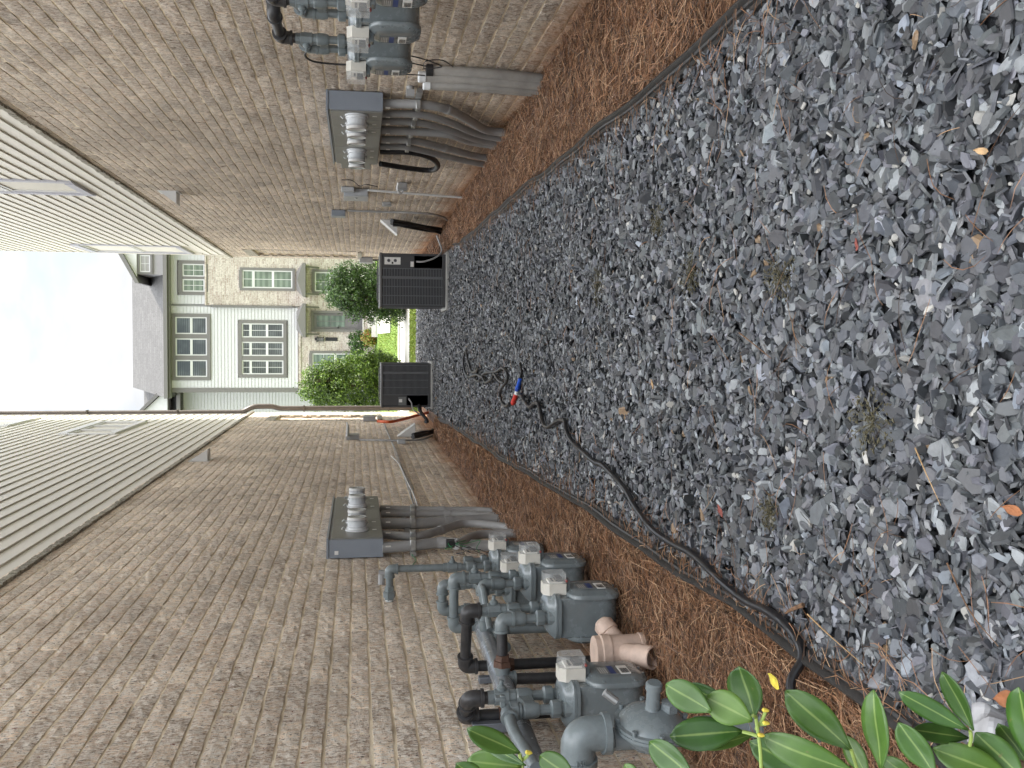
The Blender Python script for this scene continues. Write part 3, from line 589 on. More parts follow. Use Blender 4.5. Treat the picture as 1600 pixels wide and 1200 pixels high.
# ---- the neighbouring house, set back on the left
NH = thing('townhouse', 'lower white house behind the corner downspout, dark roof with a small white gable', 'house', (-4, 42, .5))
YN = 40.5; frN = lambda a, d, z: (a, YN-d, z)
xa, xb = -7.5, GY(400, 610, YN).x+.3; zN = GY(282, 620, YN).z
lap_siding('lap_siding', M['fsid'], frN, xa, xb, .6, zN, .128, NH)
b = MB(); b.box((xa, YN+.05, .2), (xb+1, YN+8, zN)); b.build('wall_core', M['fsid'], NH, smooth=0)
zR = GY(225, 620, YN+4).z; xq = GY(250, 612, YN).x+.15
b = MB(); b.add([(xa, YN-.4, zN), (xq, YN-.4, zN), (xq, YN+4, zR), (xa, YN+4, zR), (xa, YN-.4, zN-.12), (xq, YN-.4, zN-.12), (xq, YN+8, zN), (xa, YN+8, zN)], [(0, 1, 2, 3), (0, 4, 5, 1), (3, 2, 6, 7), (0, 3, 7, 4), (4, 7, 6, 5), (1, 5, 6, 2)]); b.build('roof', M['shingle'], NH, smooth=0)
b = MB(); b.box((xa, YN-.55, zN-.08), (xq+.02, YN-.402, zN+.06)); b.build('gutter', M['gtrim'], NH)
a = GY(232, 637, YN-.3); ze_ = GY(262, 637, YN-.3).z; xg = a.x
b = MB(); b.add([(xg-1.1, YN-.35, ze_), (xg+.75, YN-.35, ze_), (xg-.2, YN-.35, a.z+.25), (xg-1.1, YN+2, ze_), (xg+.75, YN+2, ze_), (xg-.2, YN+2, a.z+.25)], [(0, 1, 2), (3, 5, 4), (0, 3, 4, 1), (1, 4, 5, 2), (2, 5, 3, 0)]); b.build('gable', M['wpaint'], NH, smooth=0)
b = MB(); k = (.0, .1)
b.add([(xg-1.25, YN-.5, ze_-.1), (xg-.2, YN-.5, a.z+.27), (xg-.2, YN-.5, a.z+.42), (xg-1.35, YN-.5, ze_), (xg-1.25, YN+2, ze_-.1), (xg-.2, YN+2, a.z+.27), (xg-.2, YN+2, a.z+.42), (xg-1.35, YN+2, ze_)], [(0, 1, 2, 3), (4, 7, 6, 5), (0, 4, 5, 1), (1, 5, 6, 2), (2, 6, 7, 3), (3, 7, 4, 0)])
b.add([(xg+.9, YN-.5, ze_-.1), (xg-.2, YN-.5, a.z+.27), (xg-.2, YN-.5, a.z+.42), (xg+1.0, YN-.5, ze_), (xg+.9, YN+2, ze_-.1), (xg-.2, YN+2, a.z+.27), (xg-.2, YN+2, a.z+.42), (xg+1.0, YN+2, ze_)], [(0, 1, 2, 3), (4, 7, 6, 5), (0, 4, 5, 1), (1, 5, 6, 2), (2, 6, 7, 3), (3, 7, 4, 0)])
b.build('gable_trim', M['gtrim'], NH, smooth=0)
# ================================================================ GROUND COVER
eL = [(0.2, -.93), (2.2, -.929), (3.26, -.922), (5.84, -.964), (8.36, -1.056), (13, -1.2), (15.6, -1.30), (23.4, -1.5)]
eR = [(0.2, 1.17), (3.13, 1.161), (4.345, 1.142), (6.75, 1.2), (12.75, 1.30), (14.2, 1.42), (23.4, 1.5)]
ip = lambda E_, y: float(np.interp(y, [a for a, _ in E_], [b for _, b in E_]))
M['slate'] = mat('slate_chip', (1, 1, 1), .55, attr=True, var=.22, vs=45, bump=.0012, bs=90, spec=.6)
def rotm(a, b, c):
    ca, sa, cb, sb, cc, sc_ = np.cos(a), np.sin(a), np.cos(b), np.sin(b), np.cos(c), np.sin(c)
    Rz = np.zeros((len(a), 3, 3)); Rz[:, 0, 0] = ca; Rz[:, 0, 1] = -sa; Rz[:, 1, 0] = sa; Rz[:, 1, 1] = ca; Rz[:, 2, 2] = 1
    Rx = np.zeros_like(Rz); Rx[:, 1, 1] = cb; Rx[:, 1, 2] = -sb; Rx[:, 2, 1] = sb; Rx[:, 2, 2] = cb; Rx[:, 0, 0] = 1
    Rw = np.zeros_like(Rz); Rw[:, 0, 0] = cc; Rw[:, 0, 1] = -sc_; Rw[:, 1, 0] = sc_; Rw[:, 1, 1] = cc; Rw[:, 2, 2] = 1
    return Rz@Rx@Rw
def gravel(zones):
    X, Y, S = [], [], []
    for (y0, y1, dens, sz) in zones:
        n = int((y1-y0)*2.9*dens); y = NR.uniform(y0, y1, n); x = NR.uniform(-1.5, 1.55, n)
        l = np.interp(y, [a for a, _ in eL], [b for _, b in eL])+.02; r = np.interp(y, [a for a, _ in eR], [b for _, b in eR])-.02
        k = (x > l) & (x < r); X.append(x[k]); Y.append(y[k]); S.append(np.full(k.sum(), sz))
    x, y, s = np.concatenate(X), np.concatenate(Y), np.concatenate(S); n = len(x); q = 7
    an = np.linspace(0, 2*np.pi, q, endpoint=False)[None]+NR.normal(0, .2, (n, q)); rad = NR.uniform(.72, 1.12, (n, q))
    a = s*NR.lognormal(-.05, .30, n); b = a*NR.uniform(.42, .9, n); t = a*NR.uniform(.13, .34, n)
    wq = NR.random(n); a = np.where(wq < .024, a*.7, a); b = np.where(wq < .024, b*.75, b)
    px = rad*np.cos(an)*a[:, None]; py = rad*np.sin(an)*b[:, None]
    V = np.zeros((n, 2*q, 3)); V[:, :q, 0] = px; V[:, :q, 1] = py; V[:, :q, 2] = -t[:, None]*.5
    sh = NR.uniform(.78, .95, (n, 1)); V[:, q:, 0] = px*sh+NR.normal(0, .06, (n, 1))*a[:, None]; V[:, q:, 1] = py*sh; V[:, q:, 2] = t[:, None]*(.5+NR.uniform(-.22, .22, (n, 1))*np.cos(an-NR.uniform(0, 6.28, (n, 1))))
    tilt = np.where(NR.random(n) < .78, NR.normal(0, .38, n), NR.uniform(.7, 1.45, n)); V = V@np.transpose(rotm(NR.uniform(0, 6.28, n), tilt, NR.uniform(0, 6.28, n)), (0, 2, 1))
    lay = NR.random(n)
    V[:, :, 0] += x[:, None]; V[:, :, 1] += y[:, None]; V[:, :, 2] += (-.006+.026*lay+np.interp(y, [8, 15], [0, -.06])+.006*np.sin(x*5+y*2))[:, None]
    base = np.array([.082, .087, .094]); col = base[None]*NR.lognormal(-.02, .50, (n, 1))*np.array([1, 1, 1])[None]
    col[:, 0] *= NR.uniform(.94, 1.06, n); col[:, 2] *= NR.uniform(.94, 1.09, n)
    w = wq; col[w < .024] = np.array([.42, .41, .38])*NR.uniform(.6, 1.1, ((w < .024).sum(), 1)); col[(w > .024) & (w < .09)] = np.array([.24, .255, .265])*NR.uniform(.8, 1.1, (((w > .024) & (w < .09)).sum(), 1))
    col[w > .997] = np.array([.22, .15, .09])
    F = [tuple(range(q, 2*q)), tuple(reversed(range(q)))]+[(i, (i+1) % q, q+(i+1) % q, q+i) for i in range(q)]
    return bigmesh('slate_gravel', M['slate'], V.reshape(-1, 3), 2*q, F, n, col)
o = gravel([(1.0, 3.2, 3500, .0235), (3.2, 6.5, 2700, .0225), (6.5, 12, 1750, .023), (12, 23.35, 1050, .027)])
tag(o, 'blue grey slate chips with a few white quartz pieces covering the alley floor', 'gravel', kind='stuff')

# ---- pine straw beds
def bed(x0f, x1f, ys, zf):
    b = MB(); n = 14; v = []
    for y in ys:
        for i in range(n): t = i/(n-1); x = x0f(y)+(x1f(y)-x0f(y))*t; v.append((x, y, zf(x, y, t)-.012+rnd.uniform(-.006, .006)))
    b.add(v, [(j*n+i, j*n+i+1, (j+1)*n+i+1, (j+1)*n+i) for j in range(len(ys)-1) for i in range(n-1)]); return b
def zL(x, y, t):   # t: 0 at the wall, 1 at the edging
    return gz(x, y)+.035*math.sin(math.pi*min(1, t*1.1))+.012+.018*math.sin(y*2.3+x*4)*math.sin(y*.9+1)-(.05*(1-t) if 3.2 < y < 5.6 else 0)
def zR(x, y, t): return gz(x, y)*(1+.8*(1-t))+.03*math.sin(math.pi*t)+.004+.015*math.sin(y*1.9+x*5)
bedL = bed(lambda y: XL-.01, lambda y: ip(eL, y)-.012, lin(.4, 17.2, 110), zL); struct(bedL.build('mulch_bed', M['strawb']))
bedR = bed(lambda y: XR+.01, lambda y: ip(eR, y)+.012, lin(.4, 23.2, 140), zR); struct(bedR.build('mulch_bed', M['strawb']))
M['straw'] = mat('pine_straw_needle', (1, 1, 1), .6, attr=True, var=.15, vs=30)
def needles(name, zones, label, spread, zlift, lenr=(.12, .30), dark=1.0, bend=.9):
    P = []
    for (y0, y1, n, w, side) in zones:
        for _ in range(n):
            y = rnd.uniform(y0, y1)
            if abs(side) == 2: x = (ip(eL, y)+abs(rnd.gauss(0, .11))-.05) if side < 0 else (ip(eR, y)-abs(rnd.gauss(0, .11))+.05); z = gz(x, y)+.035
            elif side < 0: a, c = XL+.01, ip(eL, y)-.02; t = rnd.random(); x = a+(c-a)*t; z = zL(x, y, t)
            elif side == 1: a, c = XR-.01, ip(eR, y)+.02; t = rnd.random(); x = a+(c-a)*t; z = zR(x, y, t)
            else: x = rnd.uniform(ip(eL, y)+.02, ip(eR, y)-.02); z = gz(x, y)+.03
            P.append((x, y, z, w, side))
    PS = P; P = np.array(P); n = len(P); K = 5
    th = NR.uniform(0, 6.28, n); ln = NR.uniform(*lenr, n); cv = NR.normal(0, bend, n); el = NR.normal(0, spread, n)
    t = np.linspace(-.5, .5, K)[None]; h = th[:, None]+cv[:, None]*t
    dx = np.cos(h)*ln[:, None]/(K-1); dy = np.sin(h)*ln[:, None]/(K-1)
    cx = np.cumsum(dx, 1)-dx.sum(1, keepdims=True)/2; cy = np.cumsum(dy, 1)-dy.sum(1, keepdims=True)/2
    cz = np.sin(el)[:, None]*ln[:, None]*t - (t**2)*ln[:, None]*NR.uniform(-.1, .45, (n, 1))
    up = NR.uniform(0, 1, (n, 1))*zlift
    px = P[:, 0:1]+cx; py = P[:, 1:2]+cy; pz = P[:, 2:3]+np.maximum(cz+up, -.004)
    px = np.clip(px, XL+.012, XR-.012)
    bed_ = ~np.isin(np.array([q[4] for q in PS]), (0, 2, -2)); keep = NR.random(n) < .88; mrg = NR.uniform(.012, .06, (n, 1))
    eLx = np.interp(py, [a for a, _ in eL], [b for _, b in eL])-mrg; eRx = np.interp(py, [a for a, _ in eR], [b for _, b in eR])+mrg
    sdv = np.array([q[4] for q in PS])[:, None]; px = np.where((sdv == -1) & keep[:, None], np.minimum(px, eLx), px); px = np.where((sdv == 1) & keep[:, None], np.maximum(px, eRx), px)
    V = np.zeros((n, K, 3, 3)); r = P[:, 3]
    taper = np.array([.7, 1, 1, .9, .35])
    nx, ny = -np.sin(h), np.cos(h)
    for k in range(3):
        a = 2*np.pi*k/3; o_ = r[:, None]*taper[None]
        V[:, :, k, 0] = px+nx*np.cos(a)*o_; V[:, :, k, 1] = py+ny*np.cos(a)*o_; V[:, :, k, 2] = pz+np.sin(a)*o_
    F = [(i*3+k, i*3+(k+1) % 3, (i+1)*3+(k+1) % 3, (i+1)*3+k) for i in range(K-1) for k in range(3)]
    pal = .84*np.array([1.02, .96, .86])*np.array([(.30, .155, .085), (.19, .10, .06), (.42, .24, .14), (.08, .05, .035), (.50, .34, .22), (.32, .18, .11), (.12, .07, .045)])*dark
    col = pal[NR.integers(0, len(pal), n)]*NR.uniform(.75, 1.25, (n, 1))
    return tag(bigmesh(name, M['straw'], V.reshape(-1, 3), K*3, F, n, col), label, 'pine straw', kind='stuff')
needles('pine_straw', [(1.2, 2.4, 3500, .0012, -1), (2.4, 4.5, 15000, .0014, -1), (4.5, 8, 14000, .0015, -1), (8, 17.2, 13000, .0024, -1)], 'rusty brown pine straw between the left brick wall and black edging', .22, .035)
needles('pine_straw', [(1.5, 3.6, 2500, .0013, 1), (3.6, 6.5, 11000, .0016, 1), (6.5, 10, 10000, .0018, 1), (10, 15, 8000, .0026, 1), (15, 23, 3500, .003, 1)], 'rusty brown pine straw along the foot of the right brick wall', .22, .035)
needles('pine_straw', [(1.3, 4, 240, .0010, 0), (4, 12, 260, .0013, 0), (1.3, 4.5, 420, .0012, -2), (4.5, 12, 350, .0014, -2), (2.5, 6, 260, .0012, 2), (6, 13, 260, .0015, 2)], 'loose pine needles scattered over the slate chips', .10, .02, (.07, .2), .85)
# needles spilt over the edging
def spill(E_, s, n):
    P = []
    for _ in range(n): y = rnd.uniform(1.4, 13); P.append((y, ip(E_, y)+s*abs(rnd.gauss(0, .09))))
    return P
# ---- edging strips
def edging(E_, s, y0, y1, label, n=60):
    prof = [(-.028, -.05), (-.020, .012), (-.012, .020), (-.010, .030), (-.004, .033), (-.001, .043), (.006, .050), (.013, .046), (.010, .034), (.005, .030), (.004, .018), (-.002, .013), (-.010, -.05)]
    b = MB(); v = []; k = len(prof)
    for y in lin(y0, y1, n):
        wob = .008*math.sin(y*2.7)+.006*math.sin(y*6.1+1); zz = gz(0, y)+.007*math.sin(y*1.7)+.004*math.sin(y*5.3)
        x = ip(E_, y)+wob
        for (a, c) in prof: v.append((x+s*a*1.35, y, zz+c*1.2+.004))
    f = [(j*k+i, j*k+(i+1) % k, (j+1)*k+(i+1) % k, (j+1)*k+i) for j in range(n-1) for i in range(k)]+[tuple(range(k)), tuple(range((n-1)*k, n*k))]
    b.add(v, f); o = b.build('lawn_edging', M['edge']); return tag(o, label, 'garden edging')
edging(eL, -1, .5, 16.4, 'black plastic edging between slate chips and pine straw on the left')
edging(eR, 1, .5, 14.0, 'black plastic edging between slate chips and pine straw on the right')
# ---- fallen leaves, bark and weeds
M['leafd'] = mat('dry_leaf', (.30, .12, .05), .7, var=.35, vs=30); M['leaft'] = mat('tan_leaf', (.45, .30, .16), .7, var=.3, vs=30); M['leafy'] = mat('yellow_leaf', (.55, .45, .05), .6, var=.35, vs=35); M['leafr'] = mat('red_brown_leaf', (.22, .05, .035), .6, var=.3, vs=30)
def dryleaf(px, py, ln, w, ang, m, label, z=None, cat='leaf', curl=.25, fold=.2):
    p = on(px, py, 2, .045 if z is None else z); K = 9; b = MB(); v = []
    for i in range(K):
        t = i/(K-1); hw = w/2*math.sin(math.pi*min(.98, max(.03, t))**.85); zz = curl*ln*(t-.5)**2*1.6
        for s, q in ((-1, 0), (-.5, .25), (0, .5), (.5, .75), (1, 1)):
            X = (t-.5)*ln; Yl = s*hw*(1+.08*math.sin(9*t+s)); Zl = zz+abs(s)*hw*fold*2+.002*math.sin(7*t+3*s)
            v.append((X, Yl, Zl))
    n = 5; c, s_ = math.cos(ang), math.sin(ang)
    v = [(p.x+a*c-q*s_, p.y+a*s_+q*c, p.z+z_) for a, q, z_ in v]
    b.add(v, [(j*n+i, j*n+i+1, (j+1)*n+i+1, (j+1)*n+i) for j in range(K-1) for i in range(n-1)])
    o = b.build('fallen_leaf', m, smooth=60); md = o.modifiers.new('solid', 'SOLIDIFY'); md.thickness = .0012
    return tag(o, label, cat)
dryleaf(1575, 1092, .075, .035, 1.9, M['leafd'], 'large brown dry leaf on slate chips beside the pale scrap')
dryleaf(1585, 797, .06, .022, 1.5, M['leafd'], 'orange brown leaf at the near edge of the slate chips')
dryleaf(1127, 798, .06, .028, .9, M['leafr'], 'dark red brown leaf among slate chips beside the black hose bend')
dryleaf(1340, 382, .035, .015, .2, M['leafr'], 'small reddish leaf lying alone on slate chips towards the right edging')
dryleaf(1535, 236, .05, .015, 1.3, M['leaft'], 'narrow tan sliver on slate chips, nearest the right edging', fold=.1)
dryleaf(1020, 600, .05, .02, .6, M['leaft'], 'small tan leaf near the middle of the alley')
dryleaf(720, 690, .11, .06, .5, M['leaft'], 'pale curled leaf at the end of the left edging near the small condenser', z=.03)
dryleaf(1212, 1064, .075, .035, 1.3, M['leafy'], 'yellow fallen leaf on pine straw behind the green shrub', z=.16)
def weed(px, py, r, label):
    p = on(px, py, 2, .03); b = MB()
    for i in range(130):
        a = rnd.uniform(0, 6.28); q = r*rnd.random()**.7; x, y = p.x+math.cos(a)*q*1.2, p.y+math.sin(a)*q*1.6; z = gz(0, y)+.03+rnd.uniform(0, .016); l = rnd.uniform(.004, .009); d = rnd.uniform(0, 6.28); w = l*.4
        ux, uy = math.cos(d), math.sin(d); b.add([(x, y, z), (x+ux*l-uy*w, y+uy*l+ux*w, z+.004), (x+ux*l*2, y+uy*l*2, z+.002), (x+ux*l+uy*w, y+uy*l-ux*w, z+.003), (x+ux*l, y+uy*l, z-.001)], [(0, 1, 2, 3), (0, 3, 4), (3, 2, 4), (2, 1, 4), (1, 0, 4)])
        if i % 3 == 0: b.tube([(p.x, p.y, gz(0, y)+.026), ((p.x+x)/2, (p.y+y)/2, z+.004), (x, y, z)], .0007, 3)
    return tag(b.build('weed', M['weed'], smooth=0), label, 'weed', 'small weeds in the gravel')
M['weed'] = mat('olive_weed', (.085, .075, .04), .7, var=.4, vs=60)
weed(1082, 430, .08, 'sprawling olive weed in the slate, in line with the gap between the condensers'); weed(1222, 432, .07, 'olive weed in the slate nearer the camera than its like-sized neighbour')
weed(935, 445, .10, 'olive weed in the slate straight in front of the right condenser'); weed(1365, 660, .07, 'olive weed closest to the camera in the middle of the slate'); weed(1030, 345, .07, 'thin olive weed nearest the right edging'); weed(1205, 800, .05, 'tiny olive weed beside the thick bend of the black hose')
# sticks and a cone
def stick(px0, px1, r, m, label, name='twig', zz=.05):
    a, c = on(*px0, 2, zz), on(*px1, 2, zz+.01); mid = (a+c)/2+Vector((rnd.uniform(-.02, .02), rnd.uniform(-.02, .02), .012))
    b = MB(); b.tube(spline([a, mid, c], 5), [r*(1-.06*i) for i in range(11)], 7); return tag(b.build(name, m), label, 'twig')
M['bark'] = mat('brown_bark', (.16, .09, .05), .85, var=.5, vs=60, bump=.002, bs=120); M['tan'] = mat('tan_stalk', (.42, .27, .13), .7, var=.3, vs=30)
stick((1255, 945), (1228, 958), .008, M['bark'], 'short rough brown cone-like stick beside the bend of the black hose')
stick((1155, 520), (1205, 560), .003, M['bark'], 'thin curved brown twig in the middle of the slate chips')
stick((1262, 960), (1350, 1040), .0024, M['tan'], 'tan bent stalk crossing slate chips near the green shrub')
stick((1430, 700), (1470, 790), .0018, M['tan'], 'fine tan stalk on the slate chips close to the camera')
stick((1480, 880), (1560, 1010), .0022, M['bark'], 'long thin brown stem reaching toward the brown dry leaf')
# pale crumpled scrap
p0 = on(1545, 1135, 2, .16); b = MB(); n = 9
v = [((i/(n-1)-.5)*.085, (j/(n-1)-.5)*.065, .5*(.03*math.sin(i*.6+j*.3)+.022*math.sin(j*.8-i*.3)+rnd.uniform(-.001, .001)+.05*(1-abs(i/(n-1)-.5)*2))) for j in range(n) for i in range(n)]
Rt = Euler((.9, .5, .7)).to_matrix(); b.add([tuple(p0+Rt@Vector(q)) for q in v], [(j*n+i, j*n+i+1, (j+1)*n+i+1, (j+1)*n+i) for j in range(n-1) for i in range(n-1)])
o = b.build('paper_scrap', M['scrap'] if 'scrap' in M else M['white'], smooth=20); md = o.modifiers.new('solid', 'SOLIDIFY'); md.thickness = .002; tag(o, 'crumpled pale grey scrap caught behind the green shrub leaves', 'litter')
# ---- the black hose
q8 = lambda a, c: (640+a/4.444, 520+c/4.444)
pts = [(1262, 1078), (1254, 1030), (1243, 1000), (1225, 975), (1200, 955), (1165, 940), (1130, 912), (1085, 868), (1050, 850), (1020, 828), (995, 795), (973, 762)]+[q8(*p) for p in [(1350, 930), (1290, 900), (1200, 830), (1130, 760), (1090, 680), (1070, 610), (1020, 615), (960, 655), (920, 620), (895, 500), (870, 488), (830, 515), (800, 480), (780, 440), (755, 432)]]
hp = [on(x, y, 2, .048+gz(0, 5)) for x, y in pts]; hp = [Vector((p.x, p.y, .046+gz(0, p.y)+.004*math.sin(i*2.1))) for i, p in enumerate(hp)]
hp[0].z = .10; hp = [Vector((hp[0].x-.12, hp[0].y-.10, .05))]+hp
H = thing('hose', 'long thick black garden hose snaking over the slate chips with a red and blue coupling', 'hose', tuple(hp[4]))
M['hose'] = mat('black_hose_rubber', (.012, .012, .014), .38, var=.2, vs=20)
b = MB(); sp = spline(hp, 7); b.tube(sp, [.0145]*len(sp), 12); ho = b.build('hose_run', M['hose'], H)
pts2 = [q8(*p) for p in [(722, 488), (690, 510), (660, 470), (665, 400), (700, 335), (705, 290), (670, 245), (620, 270), (560, 275), (520, 292), (490, 335), (460, 320), (475, 270), (497, 240), (462, 272), (430, 262), (405, 190), (388, 125), (376, 200), (386, 280), (420, 306), (470, 290), (520, 312), (552, 345), (590, 320), (606, 285), (640, 330), (680, 350)]]
hp2 = [on(x, y, 2, .04-.03) for x, y in pts2]; hp2 = [Vector((p.x, p.y, .044+gz(0, p.y)+(.012 if i % 5 == 3 else 0))) for i, p in enumerate(hp2)]
b = MB(); sp = spline(hp2, 6); b.tube(sp, [.0135]*len(sp), 10); b.build('hose_coil', M['hose'], H)
def fit(pa, pb, r, m, nm):
    a, c = on(*pa, 2, .045), on(*pb, 2, .045); d = (c-a); b = MB(); l = d.length; b.lathe(a, d, [(0, r*.8), (l*.1, r), (l*.3, r*1.05), (l*.32, r*.85), (l*.9, r*.85), (l, r*.7)], 14); b.build(nm, m, H)
M['bluep'] = mat('blue_plastic', (.02, .09, .5), .4)
fit(q8(718, 492), q8(741, 425), .023, M['red'], 'red_coupling'); fit(q8(745, 400), q8(768, 318), .02, M['bluep'], 'blue_coupling'); fit(q8(740, 424), q8(746, 402), .018, M['cap'], 'white_collar')
b = MB(); b.tube(spline([on(*q8(768, 322), 2, .04), on(*q8(778, 270), 2, .045), on(*q8(768, 212), 2, .04)], 5), .012, 10); b.build('hose_tail', M['hose'], H)
# ================================================================ ELECTRIC METER BANKS
def meter_bank(side, y0, y1, z0, z1, mys, label, lx, px_=.17):
    X = XR if side > 0 else XL; o = -side; xf = X+o*px_
    t = thing('electric_meter_bank', label, 'electric meter', (X, (y0+y1)/2, z0))
    b = MB(); b.box((X+o*.012, y0, z0), (xf-o*.012, y1, z1)); cb = b.build('cabinet', M['box'], t, bevel=.004); sub(cb)
    b = MB(); b.box((X+o*.011, y0-.006, z1+.0015), (xf+o*.002, y1+.006, z1+.018)); b.build('rain_lip', M['box'], cb)
    # round knockout on the near end
    b = MB(); c = Vector(((X+xf)/2+o*(-.005), y0-.0005, z0+.075))
    b.lathe(c, (0, -1, 0), [(0, .036), (.0015, .036), (.0015, .033), (.0006, .033), (.0006, .024), (.0015, .024), (.0015, .021), (.0004, .021)], 28); b.build('knockout', M['box'], cb)
    for rr in (.034, .022): b = MB(); b.tube([(c.x+rr*math.cos(q), y0-.0006, c.z+rr*math.sin(q)) for q in [2*math.pi*i/30 for i in range(31)]], .0011, 5, caps=False); b.build('knockout', M['trimd'], cb)
    b = MB(); b.box((X+o*.04, y0-.0015, z1-.075), (X+o*.07, y0-.0003, z1-.045))
    if side < 0: b.build('sticker', M['white'], cb)
    # cover panels, one per meter plus a blank
    edges = [y0+.004]; ms = sorted(mys)
    for a, c2 in zip(ms, ms[1:]): edges.append((a+c2)/2 if c2-a < .5 else a+.15); 
    for i, a in enumerate(ms[:-1]):
        if ms[i+1]-a >= .5: edges.append(ms[i+1]-.15)
    edges = sorted(edges+[y1-.004])
    for a, c2 in zip(edges, edges[1:]):
        b = MB(); b.box((xf-o*.0118, a+.002, z0+.004), (xf, c2-.002, z1-.02)); b.build('cover_panel', M['boxf'], t, bevel=.002)
    zc = (z0+z1)/2-.005
    for my in mys:
        r = .078; b = MB()
        b.lathe((xf, my, zc), (o, 0, 0), [(0, r+.016), (.010, r+.016), (.014, r+.006), (.030, r+.004), (.032, r)], 32); mt = b.build('meter', M['meterb'], t); sub(mt)
        b = MB(); b.lathe((xf+o*.0325, my, zc), (o, 0, 0), [(0, r-.001), (.070, r-.003), (.078, r-.008), (.079, r-.03), (.079, .001)], 32); b.build('meter_glass', M['meterg'], mt)
        b = MB(); b.lathe((xf+o*.02, my, zc), (o, 0, 0), [(0, r-.006), (.054, r-.006), (.056, r-.012)], 24); b.build('meter_body', M['meterb'], mt)
        b = MB(); b.lathe((xf+o*.090, my, zc), (o, 0, 0), [(0, r+.0005), (.021, r-.001), (.021, r-.006), (.0, r-.005)], 32); b.build('rim', M['wpaint'], mt)
        b = MB(); b.box((xf+o*.0765, my-.035, zc-.005), (xf+o*.0785, my+.035, zc+.035)); b.build('display', M['boxf'], mt)
        b = MB(); b.box((xf+o*.0005, my-.012, zc-.16), (xf+o*.003, my+.012, zc-.125)); b.build('breaker_window', M['white'], t)
        b = MB(); b.tube([(xf+o*.012, my-.02, zc+r+.012), (xf+o*.03, my-.02, zc+r+.03), (xf+o*.012, my-.02, zc+r+.045)], .006, 8); b.build('seal', M['zinc'], t)
    return t, xf
def conduit(t, pts, r, m=None, name='conduit', k=6, cup=()):
    b = MB(); b.tube(spline(pts, k), r, 14); o = b.build(name, m or M['pvc'], t); sub(o)
    for p, d, cr_, cl, cm in cup:
        b = MB(); d = Vector(d).normalized(); b.lathe(Vector(p)-d*cl/2, d, [(0, cr_*.96), (.003, cr_), (cl-.003, cr_), (cl, cr_*.96)], 16); b.build('coupling', cm, o)
    return o
BR, xfR = meter_bank(1, 7.62, 9.86, 1.155, 1.575, [7.75, 8.04, 8.33, 9.15, 9.45], 'long grey electric meter cabinet with five round meters on the right brick wall', 0)
BLk, xfL = meter_bank(-1, 7.58, 9.62, 1.150, 1.575, [7.90, 8.24, 9.02, 9.46], 'grey electric meter cabinet with four round meters on the left brick wall', 0)
b = MB(); b.box((XR-.012, 9.875, 1.22), (XR-.13, 10.35, 1.52)); b.build('side_enclosure', M['boxf'], BR, bevel=.004)
# conduits under the right bank
def rp(l, X=1.865): return [RX(x, y, X) for x, y in l]
rc = [([(596, 162), (657, 163), (700, 171), (735, 189), (760, 203), (800, 208)], .036), ([(596, 178), (655, 179), (700, 190), (745, 209), (792, 218)], .03), ([(596, 189), (655, 192), (700, 203), (748, 219), (787, 225)], .03),
      ([(596, 203), (655, 206), (702, 210), (735, 221), (775, 227)], .036), ([(596, 218), (645, 220), (695, 231), (740, 243), (768, 247)], .034), ([(594, 229), (640, 231), (690, 243), (735, 253), (765, 258)], .03)]
for i, (l, r) in enumerate(rc):
    p = rp(l, 1.87-.012*(i % 2)); p = p+[p[-1]+Vector((0, 0, -.25))]
    o = conduit(BR, p, r, M['pvc'], cup=[(p[-2], (0, .05, -1), r+.007, .14, M['dirt']), (p[2], p[3]-p[1], r+.004, .05, M['pvc'])] if i in (0, 4) else [(p[-2], (0, .05, -1), r+.006, .12, M['dirt'])])
p = rp([(594, 237), (640, 238), (672, 246), (684, 258), (674, 266), (640, 263), (594, 256)], 1.84); conduit(BR, p, .028, M['black'], 'flexible_conduit')
# strut and straps
b = MB(); a, c = RX(655, 148, 1.905), RX(640, 235, 1.905); b.box((XR-.012, a.y-.1, a.z-.022), (XR-.045, c.y+.15, a.z+.022)); b.build('strut', M['zinc'], BR)
for (l, r) in rc:
    pp = RX(655, l[1][1], 1.865); b = MB(); b.box((1.865-r-.012, pp.y-r-.012, a.z-.02), (XR-.046, pp.y+r+.012, a.z+.02)); b.build('strap', M['zinc'], BR, bevel=.006)
    pp = RX(606, l[0][1], 1.85); b = MB(); b.box((1.865-r-.014, pp.y-.02, pp.z-.018), (1.865-r-.0115, pp.y+.02, pp.z+.018)); b.build('tag_plate', M['white'], BR)
# conduits under the left bank
def lp(l, X=-1.64): return [RX(x, y, X) for x, y in l]
lc = [([(596, 856), (650, 852), (690, 848), (740, 851), (830, 857)], .044, -1.64), ([(596, 835), (650, 838), (690, 828), (725, 818), (780, 822), (815, 829)], .036, -1.62), ([(596, 818), (650, 818), (700, 815), (760, 812), (803, 812)], .05, -1.64),
      ([(596, 803), (650, 803), (700, 803), (760, 805), (790, 806)], .034, -1.65), ([(594, 795), (650, 796), (690, 797), (740, 797), (775, 799)], .034, -1.65)]
for i, (l, r, X) in enumerate(lc):
    p = lp(l, X); p = p+[p[-1]+Vector((0, 0, -.2))]; conduit(BLk, p, r, M['pvc'], cup=[(p[2], p[3]-p[1], r+.005, .07, M['pvc'])])
    pp = RX(645, l[1][1], X); b = MB(); b.box((XL+.046, pp.y-r-.014, pp.z-.024), (X+r+.012, pp.y+r+.014, pp.z+.024)); b.build('strap', M['zinc'], BLk, bevel=.006)
    pp = RX(606, l[0][1], X+r); b = MB(); b.box((X+r+.011, pp.y-.022, pp.z-.022), (X+r+.014, pp.y+.022, pp.z+.018)); b.build('tag_plate', M['white'], BLk)
